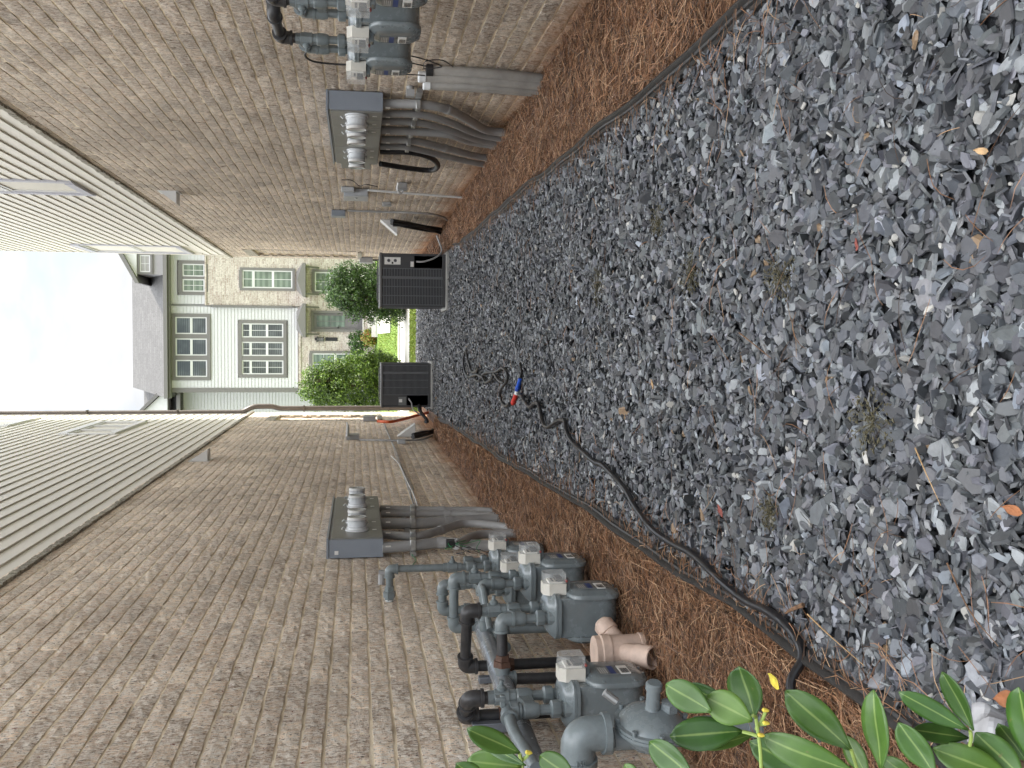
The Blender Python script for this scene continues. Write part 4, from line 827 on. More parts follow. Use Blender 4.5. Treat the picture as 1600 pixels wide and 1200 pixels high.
pp = RX(645, 852, -1.64); b = MB(); b.box((XL+.012, pp.y-.1, pp.z-.022), (XL+.045, RX(645, 795, -1.64).y+.1, pp.z+.022)); b.build('strut', M['zinc'], BLk)
pa = [RX(x, y, -1.6) for x, y in [(712, 852), (740, 838), (770, 834), (830, 833)]]; o = conduit(BLk, pa+[pa[-1]+Vector((0, 0, -.2))], .036, M['pvc'])
# small fittings near the left bank: black box with loose wires
W1 = thing('wire_splice', 'tangle of thin dark wires hanging from a small black box on the left wall conduits', 'wires', tuple(RX(703, 848, -1.57)))
p = RX(703, 849, -1.56); b = MB(); b.box((p.x-.03, p.y-.03, p.z-.035), (p.x+.03, p.y+.03, p.z+.03)); b.build('splice_box', M['blackm'], W1, bevel=.006)
for i in range(9):
    q = [p+Vector((0, 0, -.02))]
    for k in range(4): q.append(q[-1]+Vector((rnd.uniform(-.04, .03), rnd.uniform(-.14, .06), rnd.uniform(-.12, .06))))
    q = [Vector((max(v.x, XL+.015), v.y, v.z)) for v in q]
    b = MB(); b.tube(spline(q, 6), .0025, 6); b.build('wire', M['grnw'] if i % 4 == 0 else M['black'], W1)
gwp = [RX(x, y, -1.69) for x, y in [(641, 862), (645, 868), (650, 876), (644, 884), (645, 892)]]; b = MB(); b.tube(spline(gwp, 6), .003, 6); o = b.build('ground_wire', M['grnw']); tag(o, 'short green ground wire looped below the left meter cabinet', 'wire')

# ================================================================ PVC stubs at the right wall
def stub(pts, X, r, top, label):
    p = [RX(x, y, X) for x, y in pts]; t = thing('pvc_stub', label, 'pipe', tuple(p[-1]), 'upright grey pipes beside the right meters')
    conduit(t, p+[p[-1]+Vector((0, 0, -.3))], r, M['pvc2'])
    b = MB(); d = (p[0]-p[1]).normalized(); b.lathe(p[0]-d*.02, d, [(0, r+.006), (.045, r+.006), (.05, r), (.05, r-.008), (.03, r-.009)], 18); b.build('cap', top, t)
stub([(672, 110), (760, 115), (862, 125)], 1.885, .036, M['blackm'], 'grey upright pipe with a black top, closest to the gas meters')
stub([(660, 120), (760, 126), (858, 134)], 1.845, .034, M['cap'], 'grey upright pipe with a pale cap, middle one and tallest')
stub([(668, 131), (760, 134), (855, 142)], 1.84, .034, M['cap'], 'grey upright pipe with a pale cap, closest to the meter cabinet')
stub([(667, 134), (760, 140), (853, 147)], 1.90, .026, M['cap'], 'thin grey upright pipe against the brick behind the capped ones')
b = MB(); q = [RX(x, y, 1.915) for x, y in [(725, 106), (780, 110), (850, 118)]]; b.tube(q+[q[-1]+Vector((0, 0, -.2))], .012, 8); tag(b.build('conduit', M['pvc2']), 'thin dusty conduit tight against the brick behind the upright pipes', 'pipe')
# small grey fitting and bell between
b = MB(); p = RX(641, 141, 1.9); b.lathe((XR-.012, p.y, p.z), (-1, 0, 0), [(0, .03), (.05, .03), (.06, .02)], 12); b.box((p.x-.05, p.y-.035, p.z-.03), (p.x-.0, p.y+.03, p.z+.03)); tag(b.build('wall_fitting', M['pvc']), 'small grey socket on the brick between meter cabinet and capped pipes', 'socket')

# ================================================================ GAS METERS
def rrect(w, h, r, n=6, rt=None):
    out = []
    for cx, cy, a0, rr in ((w/2, h/2, 0, rt or r), (-w/2, h/2, 90, rt or r), (-w/2, -h/2, 180, r), (w/2, -h/2, 270, r)):
        sx, sy = (1 if cx > 0 else -1), (1 if cy > 0 else -1)
        for i in range(n+1): a = R_(a0+90*i/n); out.append((cx-sx*rr+rr*math.cos(a), cy-sy*rr+rr*math.sin(a)))
    return out
def gas_meter_proto():
    t = bpy.data.objects.new('gas_meter', None); COL.objects.link(t)
    # local: +x faces out from the wall, z = 0 at the bottom of the body
    D, Wd, Hh = .19, .215, .30
    fr = lambda y, z, x: (x, y, z+Hh/2)
    b = MB(); b.prism(rrect(Wd, Hh, .085, 8, .02), fr, 0, 0, rings=[(-D/2, 1), (D/2, 1)]); b.build('body', M['gas'], t, bevel=.004)
    fc = lambda y, z, x: (x, y, z+.125)
    for s, nm in ((1, 'front_cover'), (-1, 'rear_cover')):
        b = MB(); x0 = s*(D/2-.004); b.prism(rrect(.262, .262, .075, 8), fc, 0, 0, rings=[(x0, 1), (x0+s*.018, 1), (x0+s*.021, -.003), (x0+s*.023, -.012), (x0+s*.034, -.026), (x0+s*.039, -.042), (x0+s*.041, -.075)])
        co = b.build(nm, M['gas'], t, smooth=50)
        for a in (30, 75, 105, 150, 210, 255, 285, 330):
            r_ = .128 if (a % 90) in (30, 60) else .124; y, z = r_*math.cos(R_(a))*1.03, .125+r_*math.sin(R_(a))*1.03
            b = MB(); b.lathe((x0-s*.003, y, z), (s, 0, 0), [(0, .0085), (.024, .0085), (.026, .006), (.031, .006)], 8); b.build('bolt', M['gas'], co)
    # top flange, hood and two nozzles
    ft = lambda x, y, z: (x, y, z+Hh)
    b = MB(); b.prism(rrect(.215, .255, .06, 6), ft, 0, 0, rings=[(-.008, 1), (.006, 1), (.008, -.003), (.0085, .99), (.018, 1), (.020, -.004), (.028, -.012), (.045, -.03), (.058, -.055)]); tf = b.build('top_casting', M['gas'], t, smooth=40)
    for i in range(10):
        a = 2*math.pi*i/10; b = MB(); b.lathe((.103*math.cos(a), .121*math.sin(a), Hh-.012), (0, 0, 1), [(0, .007), (.03, .007), (.034, .005), (.038, .005)], 8); b.build('bolt', M['gas'], tf)
    for s in (-1, 1):
        b = MB(); b.lathe((0, s*.082, Hh+.02), (0, 0, 1), [(0, .04), (.03, .036), (.036, .026), (.05, .026), (.05, .036), (.056, .038), (.085, .038), (.09, .03), (.092, .022), (.16, .022)], 10); b.build('swivel_nut', M['gasp'], t, smooth=25)
    # meter bar bracing the two connections
    b = MB()
    for s in (-1, 1): b.lathe((0, s*.082, Hh+.16), (0, 0, 1), [(0, .028), (.02, .034), (.06, .034), (.068, .028)], 12)
    b.box((-.012, -.075, Hh+.165), (.012, .075, Hh+.185)); b.add([(-.012, -.075, Hh+.2), (.012, -.075, Hh+.2), (.012, .075, Hh+.225), (-.012, .075, Hh+.225), (-.012, -.075, Hh+.186), (.012, -.075, Hh+.186), (.012, .075, Hh+.186), (-.012, .075, Hh+.186)], [(0, 1, 2, 3), (4, 7, 6, 5), (0, 4, 5, 1), (1, 5, 6, 2), (2, 6, 7, 3), (3, 7, 4, 0)])
    b.build('meter_bar', M['gasp'], t)
    # index box
    fi = lambda y, z, x: (x+.022, y, z+Hh+.003)
    b = MB(); b.prism([(-.052, -.048), (.052, -.048), (.052, .035), (.03, .062), (-.03, .062), (-.052, .035)], fi, 0, 0, rings=[(D/2-.02, 1), (D/2+.03, 1), (D/2+.036, .96)]); ib = b.build('index_box', M['idx'], t)
    b = MB(); b.prism([(-.050, -.046), (.050, -.046), (.050, .034), (.029, .059), (-.029, .059), (-.050, .034)], fi, 0, 0, rings=[(D/2+.0365, 1), (D/2+.075, 1), (D/2+.085, .86)]); b.build('index_cover', M['idxc'], ib)
    b = MB(); b.box((D/2+.0586, -.042, Hh-.032), (D/2+.067, .042, Hh+.038)); b.build('dial_plate', M['idxd'], ib)
    b = MB(); b.box((D/2+.0671, -.038, Hh-.03), (D/2+.082, .038, Hh+.004)); b.build('register', M['blackm'], ib)
    for y in (-.026, -.009, .009, .026): b = MB(); b.lathe((D/2+.0671, y, Hh+.018), (1, 0, 0), [(0, .0065), (.001, .0065)], 12); b.build('dial', M['blackm'], ib)
    b = MB(); b.lathe((D/2+.07, -.03, Hh-.047), (0, -1, 0), [(0, .006), (.022, .006), (.024, .004)], 10); b.build('tamper_seal', M['seal'], ib)
    b = MB(); b.box((D/2-.03, -.03, Hh-.07), (D/2+.07, .03, Hh-.046)); b.build('index_neck', M['gas'], t, bevel=.005)
    # nameplate and barcode sticker on the front cover
    xp = D/2+.0375
    b = MB(); b.box((xp-.003, -.075, .115), (xp+.0015, .02, .200)); lp_ = b.build('nameplate', M['plate'], t)
    b = MB(); b.box((xp+.0016, -.073, .128), (xp+.0022, .018, .152)); b.build('blue_band', M['blue'], lp_)
    for i in range(4):
        b = MB(); b.box((xp+.0016, -.068, .163+i*.009), (xp+.0022, .01-rnd.uniform(0, .03), .1655+i*.009)); b.build('print_line', M['white'], lp_)
    b = MB(); b.box((xp-.003, -.075, .065), (xp+.0015, .02, .108)); st = b.build('barcode_sticker', M['white'], t)
    for i in range(14): b = MB(); z = .069+i*.0024; b.box((xp+.0016, -.068, z), (xp+.002, -.012, z+.0009+(i % 3)*.0004)); b.build('bar', M['blackm'], st)
    return t
M['plate'] = mat('dark_nameplate', (.16, .17, .17), .4)
gp = gas_meter_proto()
GM = [(-1, -1.515, 3.905, .155, 'grey gas meter nearest the camera, beside the round regulator on the left wall'), (-1, -1.32, 4.54, .10, 'grey gas meter in front of the pink drain fitting, second in the left row'),
      (-1, -1.33, 5.24, .095, 'grey gas meter in the middle of the left row, on pine straw side'), (-1, -1.50, 5.76, .12, 'grey gas meter half hidden behind the middle one of the left row'), (-1, -1.50, 6.38, .11, 'farthest grey gas meter of the left row, next to the electric cabinet conduits'),
      (1, 1.67, 5.60, 1.05, 'grey gas meter high on the right wall, nearest the electric meter cabinet'), (1, 1.67, 4.99, 1.04, 'grey gas meter high on the right wall, middle one of the visible three'), (1, 1.67, 4.45, 1.04, 'grey gas meter high on the right wall, cut off by the edge of the photo')]
for i, (sd_, x, y, z, lb) in enumerate(GM):
    o = gp if i == 0 else copy_tree(gp); o.location = (x, y, z); o.rotation_euler = (0, 0, 0 if sd_ < 0 else math.pi)
    tag(o, lb, 'gas meter', 'grey gas meters on the brick walls')
# ---- gas piping
def pipe(t, pts, r, m=None, name='pipe', elbows=True, em=None, fr=2.1):
    pts = [Vector(p) for p in pts]; b = MB(); b.tube(fillet(pts, r*fr, 6), r, 16); o = b.build(name, m or M['gasp'], t); sub(o)
    if elbows:
        for i in range(1, len(pts)-1):
            a, c = (pts[i-1]-pts[i]), (pts[i+1]-pts[i])
            if a.normalized().dot(c.normalized()) < -.97: continue
            k = r*2.1; b = MB(); arc = fillet([pts[i]+a.normalized()*k, pts[i], pts[i]+c.normalized()*k], k*.96, 8); b.tube(arc, r*1.32, 18)
            for q, d in ((arc[0], a.normalized()), (arc[-1], c.normalized())): b.lathe(q-d*r*.25, d, [(0, r*1.3), (.001, r*1.5), (r*.5, r*1.5), (r*.55, r*1.25)], 18)
            b.build('elbow', em or m or M['gasp'], o, smooth=40)
    return o
def union(o, p, d, r, m, L_=.07, n=6):
    d = Vector(d).normalized(); b = MB(); b.lathe(Vector(p)-d*L_/2, d, [(0, r*1.25), (L_*.2, r*1.35), (L_*.22, r*1.75), (L_*.62, r*1.75), (L_*.64, r*1.4), (L_, r*1.3)], n); b.build('union', m, o, smooth=20)
def valve(t, p, d, out, r=.022, m=None):
    d = Vector(d).normalized(); out = Vector(out).normalized(); m = m or M['gasp']; b = MB(); b.lathe(Vector(p)-d*.06, d, [(0, r*1.4), (.028, r*1.4), (.03, r*1.65), (.09, r*1.65), (.092, r*1.4), (.12, r*1.4)], 8); v = b.build('valve', m, t, smooth=25); sub(v)
    b = MB(); b.lathe(Vector(p)+out*r*1.3, out, [(0, r*.9), (.012, r*1.0), (.02, r*.7), (.024, r*.42), (.045, r*.42)], 12); b.build('valve_stem', m, v); return v
gi = 'gas pipes of the left wall'
def noz(i, s):                                   # nozzle top of meter i; s=-1 nearer the camera on the left wall
    sd_, x, y, z, _ = GM[i]; return Vector((x, y+s*.082, z+.53))
def gthing(label, p, grp=gi): return thing('gas_pipe', label, 'gas pipe', tuple(p), grp)
OUT = Vector((1, 0, 0))
# far meter: riser to the high elbow and into the wall
t = gthing('tall grey gas pipe rising from the farthest left meter to an elbow entering the brick', noz(4, 1)); n4 = noz(4, -1)
hz = RX(612, 905, -1.46).z; o = pipe(t, [(n4.x, n4.y, n4.z-.01), (n4.x, n4.y, hz), (XL-.01, n4.y, hz)], .024); union(o, (n4.x-.16, n4.y, hz), (1, 0, 0), .024, M['gasp'], .09); valve(t, (n4.x, n4.y, n4.z+.09), (0, 0, 1), (1, 0, 0))
b = MB(); b.lathe((XL+.012, n4.y, hz), (1, 0, 0), [(0, .029), (.006, .028), (.008, .024)], 14); b.build('caulk_ring', M['white'], t)
# two hairpins above the middle meters
for (mi, hz_px, tx, lb) in ((3, 690, 930, 'grey hairpin gas pipe with elbows above the half hidden meter'), (2, 712, 925, 'grey hairpin gas pipe with elbows above the middle left meter')):
    n_ = noz(mi, 1); t = gthing(lb, n_); zz = RX(hz_px, 910, n_.x).z+.0; xw = -1.66 if mi == 3 else -1.61
    o = pipe(t, [(n_.x, n_.y, n_.z-.01), (n_.x, n_.y, zz), (xw, n_.y, zz), (xw, n_.y, .12)], .026); union(o, (xw, n_.y, zz-.16), (0, 0, -1), .026, M['gasp'], .09); valve(t, (n_.x, n_.y, n_.z+.075), (0, 0, 1), (1, 0, 0))
# black iron risers for the two near meters, with rusty unions
for (mi, s, zt_, xw, lb) in ((1, 1, 740, -1.63, 'black iron gas pipe bending over toward the wall above the second left meter'), (0, 1, 728, -1.655, 'black iron gas pipe bending over toward the wall above the nearest left meter')):
    n_ = noz(mi, s); t = gthing(lb, n_); zz = RX(zt_, 1000, -1.4).z if mi == 1 else .86; yy = n_.y+(.0 if mi == 1 else .06)
    if mi == 0: zz = n_.z+.20
    else: zz = n_.z+.19
    P_ = [(n_.x, n_.y, n_.z+.10), (n_.x, n_.y, zz), (xw, yy+.10, zz), (xw, yy+.10, -.08)]
    o = pipe(t, P_, .027, M['iron'], em=M['iron']); union(o, (xw, yy+.10, zz-.20), (0, 0, -1), .027, M['rust'], .095)
    q = pipe(t, [(n_.x, n_.y, n_.z-.01), (n_.x, n_.y, n_.z+.1)], .024, elbows=False); valve(t, (n_.x, n_.y, n_.z+.06), (0, 0, 1), (1, 0, 0))
# outlets on the near side of the two near meters, black drop behind the meter of the second
n_ = noz(1, -1); t = gthing('rusty black gas pipe from the second left meter running down toward the brick', n_)
pipe(t, [(n_.x, n_.y, n_.z-.02), (n_.x, n_.y, n_.z+.045), (n_.x-.28, n_.y-.02, n_.z+.04), (n_.x-.30, n_.y-.02, .0)], .026, M['iron'], em=M['gasp']); union(t, (n_.x-.2, n_.y-.016, n_.z+.042), (1, 0, 0), .026, M['rust'], .07)
n_ = noz(0, -1); t = gthing('small grey gas tee with a wing nut and curved drop by the nearest left meter', n_)
pipe(t, [(n_.x, n_.y, n_.z-.02), (n_.x, n_.y, n_.z+.06), (n_.x-.02, n_.y-.15, n_.z+.06), (n_.x-.05, n_.y-.42, n_.z+.02)], .024); union(t, (n_.x, n_.y, n_.z+.04), (0, 0, 1), .024, M['gasp'], .08, 8)
b = MB(); b.box((n_.x+.02, n_.y-.012, n_.z+.07), (n_.x+.07, n_.y+.012, n_.z+.09)); b.box((n_.x+.05, n_.y-.02, n_.z+.0695), (n_.x+.065, n_.y+.02, n_.z+.11)); b.build('wing_nut', M['gasp'], t, bevel=.003)
n_ = noz(2, -1); t = gthing('grey gas pipe with a thin sloping vent tube at the middle left meter', n_)
pipe(t, [(n_.x, n_.y, n_.z-.02), (n_.x, n_.y, n_.z+.05), (n_.x-.25, n_.y-.02, n_.z+.04), (n_.x-.25, n_.y-.02, .0)], .024); b = MB(); b.tube([(n_.x, n_.y-.04, n_.z+.06), (n_.x, n_.y-.1, n_.z+.06), (n_.x-.16, n_.y-.3, n_.z+.05)], .017, 10); b.build('vent_tube', M['gasp'], t)
# long sloping header pipe against the wall, behind everything
t = gthing('thick grey header pipe running low along the left wall behind the gas meters', (-1.6, 5, .7))
A_, B_ = RX(752, 975, -1.62), RX(835, 1200, -1.62); 
E_ = A_+(B_-A_)*2.6; pipe(t, [A_+(A_-B_)*.10, E_, E_+Vector((0, -.02, -1.4))], .05, M['header'])
o = pipe(t, [RX(748, 965, -1.60), RX(790, 1012, -1.60)], .03, elbows=False)
# loose grey strut lying across
sp_ = MB(); q0, q1 = RX(738, 1128, -1.66), RX(800, 1120, -1.62); sp_.box((XL+.014, q0.y-.02, q1.z-.05), (XL+.055, q0.y+.025, q0.z)); tag(sp_.build('strut_channel', M['strut'], bevel=.003), 'short grey steel strut channel on the brick behind the nearest gas meter', 'strut')
b = MB(); q0, q1 = RX(905, 1045, -1.66), RX(745, 1045, -1.66); b.box((XL+.014, q0.y-.02, q0.z-.2), (XL+.045, q0.y+.02, q1.z)); tag(b.build('strut_channel', M['strut'], bevel=.003), 'upright grey steel strut behind the black gas pipes', 'strut')
# ---- regulator
RG = thing('gas_regulator', 'large round grey gas regulator with a flanged diaphragm, lower left by the shrub', 'regulator', (-1.28, 3.1, .4))
c = RX(1018, 1125, -1.20); ax = Vector((1, -.18, .0)).normalized()
b = MB(); b.lathe(c-ax*.06, ax, [(-.02, .03), (-.015, .075), (.02, .10), (.035, .103), (.036, .118), (.046, .118), (.0465, .112), (.048, .112), (.0485, .118), (.058, .118), (.059, .104), (.072, .095), (.088, .070), (.096, .045), (.10, .028)], 40); rb = b.build('diaphragm_case', M['gas'], RG, smooth=35); sub(rb)
u = ax.orthogonal().normalized(); w = ax.cross(u)
for i in range(8): a = 2*math.pi*i/8; b = MB(); b.lathe(c+(u*math.cos(a)+w*math.sin(a))*.111-ax*.026, ax, [(0, .007), (.032, .007), (.033, .0085), (.040, .0085)], 6); b.build('bolt', M['gas'], rb)
b = MB(); b.lathe(c+ax*.032, ax, [(0, .03), (.01, .023), (.075, .0225), (.077, .027), (.095, .027), (.1, .022)], 16); b.build('spring_tower', M['gas'], RG)
b = MB(); b.lathe(c+ax*.03+Vector((0, 0, -.055)), ax, [(0, .03), (.03, .028), (.032, .024), (.035, .01)], 6); b.build('vent_boss', M['gas'], RG)
b = MB(); b.tube([c-ax*.06+Vector((0, 0, .16)), c-ax*.06+Vector((0, 0, -.16))], .036, 16); b.lathe(c-ax*.06+Vector((0, 0, .12)), (0, 0, 1), [(0, .03), (.01, .046), (.04, .046), (.045, .036)], 16); b.lathe(c-ax*.06+Vector((0, 0, -.17)), (0, 0, 1), [(0, .03), (.01, .046), (.04, .046), (.045, .036)], 16); b.build('valve_body', M['gas'], RG, smooth=35)
b = MB(); b.tube([c+Vector((.03, .09, .09)), c+Vector((.06, .10, .13))], .013, 10); b.build('plug', M['zinc'], RG)
cx = c-ax*.035
t = gthing('thick grey supply pipe with a big elbow feeding the round regulator', cx)
top = RX(885, 1115, cx.x).z
o = pipe(t, [cx+Vector((0, 0, .14)), (cx.x, cx.y, top), (XL-.01, cx.y+.02, top-.01)], .042, M['gasp'], fr=1.6)
fc_ = bpy.data.curves.new('elbow_mark', 'FONT'); fc_.body = '150'; fc_.size = .024; fc_.extrude = .0025; fo = bpy.data.objects.new('elbow_mark', fc_); COL.objects.link(fo)
dg = bpy.context.evaluated_depsgraph_get(); me = bpy.data.meshes.new_from_object(fo.evaluated_get(dg)); bpy.data.objects.remove(fo)
me.materials.clear(); me.materials.append(M['gasp']); fm = bpy.data.objects.new('cast_mark', me); COL.objects.link(fm); fm.parent = o
fm.matrix_local = LOC[t.name].inverted() @ (Matrix.Translation((cx.x-.079, cx.y-.0560, top+.021)) @ Matrix(((0, 1, 0), (0, 0, -1), (-1, 0, 0))).to_4x4())
t2 = gthing('grey inlet pipe with a square headed cock going into the straw below the regulator', cx)
o = pipe(t2, [cx+Vector((0, 0, -.15)), (cx.x, cx.y, -.1)], .034, elbows=False); zc = RX(1215, 1110, cx.x).z
union(o, (cx.x, cx.y, max(.04, cx.z-.36)), (0, 0, 1), .034, M['gasp'], .09, 8); b = MB(); q = Vector((cx.x, cx.y, max(.06, cx.z-.33))); b.lathe(q, (1, -.2, 0), [(0, .03), (.05, .03), (.052, .018), (.075, .018)], 8); b.build('cock', M['gasp'], o, smooth=20)
# ---- drain fitting
DF = thing('drain_cleanout', 'pink beige plastic drain fitting with two side branches on the left straw', 'drain pipe', (-1.34, 4.13, 0))
a = Vector((-1.40, 4.15, -.07)); b = MB(); b.lathe(a+Vector((0, 0, -.1)), (0, 0, 1), [(0, .085), (.17, .085), (.172, .079), (.24, .079), (.242, .084), (.262, .084), (.264, .079), (.40, .078), (.402, .084), (.44, .084), (.445, .078), (.47, .078)], 28); dfb = b.build('tee_body', M['peach'], DF)
b = MB(); d = Vector((.08, -.75, -.55)).normalized(); b.lathe(a+Vector((.01, -.02, .26)), d, [(0, .045), (.10, .045), (.102, .051), (.19, .051), (.192, .047), (.188, .042), (.12, .041)], 24); b.build('branch', M['peach'], DF)
b = MB(); d = Vector((.45, .55, .35)).normalized(); b.lathe(a+Vector((.02, .03, .24)), d, [(0, .042), (.08, .042), (.082, .048), (.13, .048), (.15, .03), (.152, .01)], 24); b.build('capped_branch', M['peach'], DF)
b = MB(); b.lathe((-1.36, 3.93, -.06), (.3, -.7, .3), [(0, .05), (.10, .05), (.105, .046), (.10, .042), (.05, .04)], 24); tag(b.build('drain_collar', M['peach']), 'open grey pink pipe collar half buried beside the drain fitting', 'pipe')
# ---- right wall gas piping
gr_ = 'gas pipes of the right wall'
for mi in (5, 6, 7):
    sd_, x, y, z, _ = GM[mi]
    for s in (-1, 1):
        n_ = Vector((x, y+s*.082, z+.53))
        if s > 0: t = gthing(['grey elbow pipe from the far right wall gas meter', 'grey elbow pipe from the middle right wall gas meter', 'grey elbow pipe from the near right wall gas meter'][mi-5], n_, gr_); pipe(t, [n_-Vector((0, 0, .02)), (n_.x, n_.y, n_.z+.05), (n_.x, n_.y-.17 if mi > 4 else 0, n_.z+.10)], .024)
        else: t = gthing(['black topped pipe with a valve above the far right wall gas meter', 'black topped pipe with a valve above the middle right wall gas meter', 'black topped pipe with a valve above the near right wall gas meter'][mi-5], n_, gr_); pipe(t, [n_-Vector((0, 0, .02)), (n_.x, n_.y, n_.z+.10)], .024, elbows=False); valve(t, (n_.x, n_.y, n_.z+.05), (0, 0, 1), (-1, 0, 0)); pipe(t, [(n_.x, n_.y, n_.z+.10), (n_.x, n_.y, n_.z+.19), (n_.x+.02, n_.y-.34, n_.z+.20), (XR+.01, n_.y-.34, n_.z+.20)], .027, M['iron'], name='iron_pipe')
b = MB(); sp = spline([RX(x, y, 1.66) for x, y in [(545, 101), (520, 100), (490, 96), (477, 88), (480, 81), (500, 80)]], 8); b.tube(sp, .006, 8); tag(b.build('cable', M['black']), 'black loop of cable standing out beside the far right wall gas meter', 'cable')
for i, l in enumerate(([(630, 85), (660, 92), (690, 104), (660, 108)], [(632, 96), (650, 100), (668, 104)], [(630, 116), (650, 117), (664, 118)], [(662, 106), (665, 96), (690, 94), (708, 104)])):
    b = MB(); b.tube(spline([RX(x, y, 1.82) for x, y in l], 8), .004, 6); tag(b.build('cable', M['black']), ['thin black cable sagging from the far right gas meter toward the capped pipes', 'short thin black cable in the middle between gas meter and capped pipes', 'short thick black cable end beside the pale capped pipe', 'thin black cable arched above the black topped pipe'][i], 'cable')

# ================================================================ small boxes on the right wall
def wbox(nm, px, X, out, p, h, w, m, label, cat, lid=True, par=None):
    q = RX(px[0], px[1], X); t = thing(nm, label, cat, (q.x, q.y, q.z)); b = MB(); b.box((X+out*.012, q.y-w/2, q.z-h/2), (X+out*p, q.y+w/2, q.z+h/2)); b.build('case', m, t, bevel=.006)
    if lid: b = MB(); b.box((X+out*(p+.0005), q.y-w/2-.004, q.z-h/2-.004), (X+out*(p+.012), q.y+w/2+.004, q.z+h/2+.004)); b.build('lid', m, t, bevel=.004)
    return t, q
t, q = wbox('telecom_box', (556, 297), XR, -1, .10, .30, .42, M['teleb'], 'pale grey telephone box with a white conduit on the right wall beyond the meters', 'utility box')
b = MB(); b.lathe((XR-.113, q.y-.08, q.z+.0), (-1, 0, 0), [(0, .018), (.01, .018)], 10); b.build('lock', M['zinc'], t)
b = MB(); b.box((XR-.012, q.y-.34, q.z+.02), (XR-.07, q.y-.22, q.z+.18)); b.build('entry_cap', M['teleb'], t, bevel=.006)
b = MB(); b.tube(spline([RX(x, y, 1.86) for x, y in [(534, 281), (550, 282), (562, 291), (572, 288), (590, 292)]], 6), .005, 6); b.build('wire', M['black'], t)
l = [RX(x, y, 1.89) for x, y in [(575, 297), (640, 302), (728, 309)]]; conduit(t, l, .016, M['cap'])
t, q = wbox('outlet_box', (628, 285), XR, -1, .08, .12, .16, M['pvc'], 'small grey weatherproof outlet with a white plug beside the white conduit', 'outlet'); b = MB(); b.tube(spline([(XR-.09, q.y+.02, q.z-.02), (XR-.14, q.y-.02, q.z+.02), (XR-.1, q.y-.12, q.z+.06), (XR-.03, q.y-.14, q.z+.05)], 6), .012, 8); b.build('cord', M['cap'], t)
wbox('junction_box', (604, 315), XR, -1, .05, .12, .14, M['pvc'], 'tiny grey beige box right of the telephone box on the brick', 'utility box')
t, q = wbox('disconnect_box', (529, 328), XR, -1, .09, .20, .22, M['box'], 'small dark grey switch box with a thin conduit on the right wall', 'switch box')
conduit(t, [RX(x, y, 1.90) for x, y in [(543, 329), (600, 331), (660, 333), (690, 338), (700, 345)]], .016, M['pvc'])
def hoodset(side, tip, base, lines, label, m):
    X = XR if side > 0 else XL; o = -side; q = RX(*base, X); t = thing('line_set_cover', label, 'pipe cover', tuple(q)); w = .30; tp = RX(*tip, X+o*.1)
    z0, z1 = tp.z, q.z; b = MB(); xo = X+o*.24; xi = X+o*.012
    b.add([(xi, q.y-w/2, z0), (xi, q.y+w/2, z0), (xo, q.y-w/2, z1), (xo, q.y+w/2, z1), (xi, q.y-w/2, z1), (xi, q.y+w/2, z1)], [(0, 1, 3, 2), (0, 2, 4), (1, 5, 3), (0, 4, 5, 1)])
    ho = b.build('hood', m, t, smooth=0); md = ho.modifiers.new('s', 'SOLIDIFY'); md.thickness = .006
    for i, l in enumerate(lines): b = MB(); b.tube(spline([RX(x, y, X+o*(.1+.03*i)) for x, y in l], 6), .035-.008*i, 10); b.build('insulated_line', M['black'], t)
    return t
hoodset(1, (597, 338), (620, 344), [[(612, 345), (640, 350), (665, 355), (690, 359), (702, 366)], [(612, 349), (640, 355), (668, 360), (700, 363)], [(614, 352), (650, 354), (680, 362), (704, 372)]], 'white triangular cover with thick black refrigerant lines on the right wall', M['wpaint'])
# ================================================================ left wall, far end
t, q = wbox('disconnect_box', (577, 658), XL, 1, .10, .26, .34, M['pvc'], 'grey switch box with an orange conduit low on the left wall end', 'switch box')
conduit(t, [RX(x, y, -1.60) for x, y in [(590, 658), (610, 659), (630, 655), (652, 649), (672, 644)]], .03, M['orange'])
t, q = wbox('utility_box', (551, 687), XL, 1, .09, .22, .24, M['pvc'], 'grey utility box with a thin sideways arm and cable on the left wall', 'utility box')
b = MB(); a = RX(543, 684, -1.66); b.tube([a, a+Vector((.16, .5, .0)), a+Vector((.18, 1.0, .02))], [.03, .022, .012], 8); b.build('arm', M['pvc'], t)
conduit(t, [RX(x, y, -1.67) for x, y in [(562, 687), (600, 688), (640, 688), (662, 686), (675, 681)]], .018, M['pvc'])
hoodset(-1, (627, 688), (648, 682), [[(645, 683), (660, 680), (675, 675), (682, 668)], [(645, 679), (662, 675), (676, 672), (690, 655)]], 'white triangular cover with black refrigerant lines low on the left wall', M['wpaint'])
wbox('junction_box', (627, 694), XL, 1, .07, .13, .18, M['teleb'], 'small pale grey box under the sagging cables on the left wall', 'utility box')
lb_ = ['sagging dark cable along the left wall, upper one of the bundle', 'sagging grey cable along the left wall in the middle of the bundle', 'sagging pale cable along the left wall ending at the meter cabinet', 'thin pale cable drooping lowest on the left wall']
for i, (l, m_) in enumerate((([(600, 660), (606, 676), (612, 695), (620, 715), (632, 745), (640, 775), (648, 790)], 'pvc'), ([(601, 660), (608, 680), (616, 700), (626, 722), (636, 750), (644, 780), (650, 791)], 'black'), ([(600, 662), (610, 688), (622, 712), (630, 735), (642, 760), (650, 790)], 'pvc2'), ([(611, 712), (622, 725), (634, 745), (645, 772), (652, 791)], 'cap'))):
    b = MB(); b.tube(spline([p+Vector((0, 0, .012*math.sin(k*2.3+i))) for k, p in enumerate(RX(x, y, -1.70+.006*i) for x, y in l)], 6), .0045, 6); tag(b.build('cable', M[m_]), lb_[i], 'cable', 'cables sagging along the left wall')
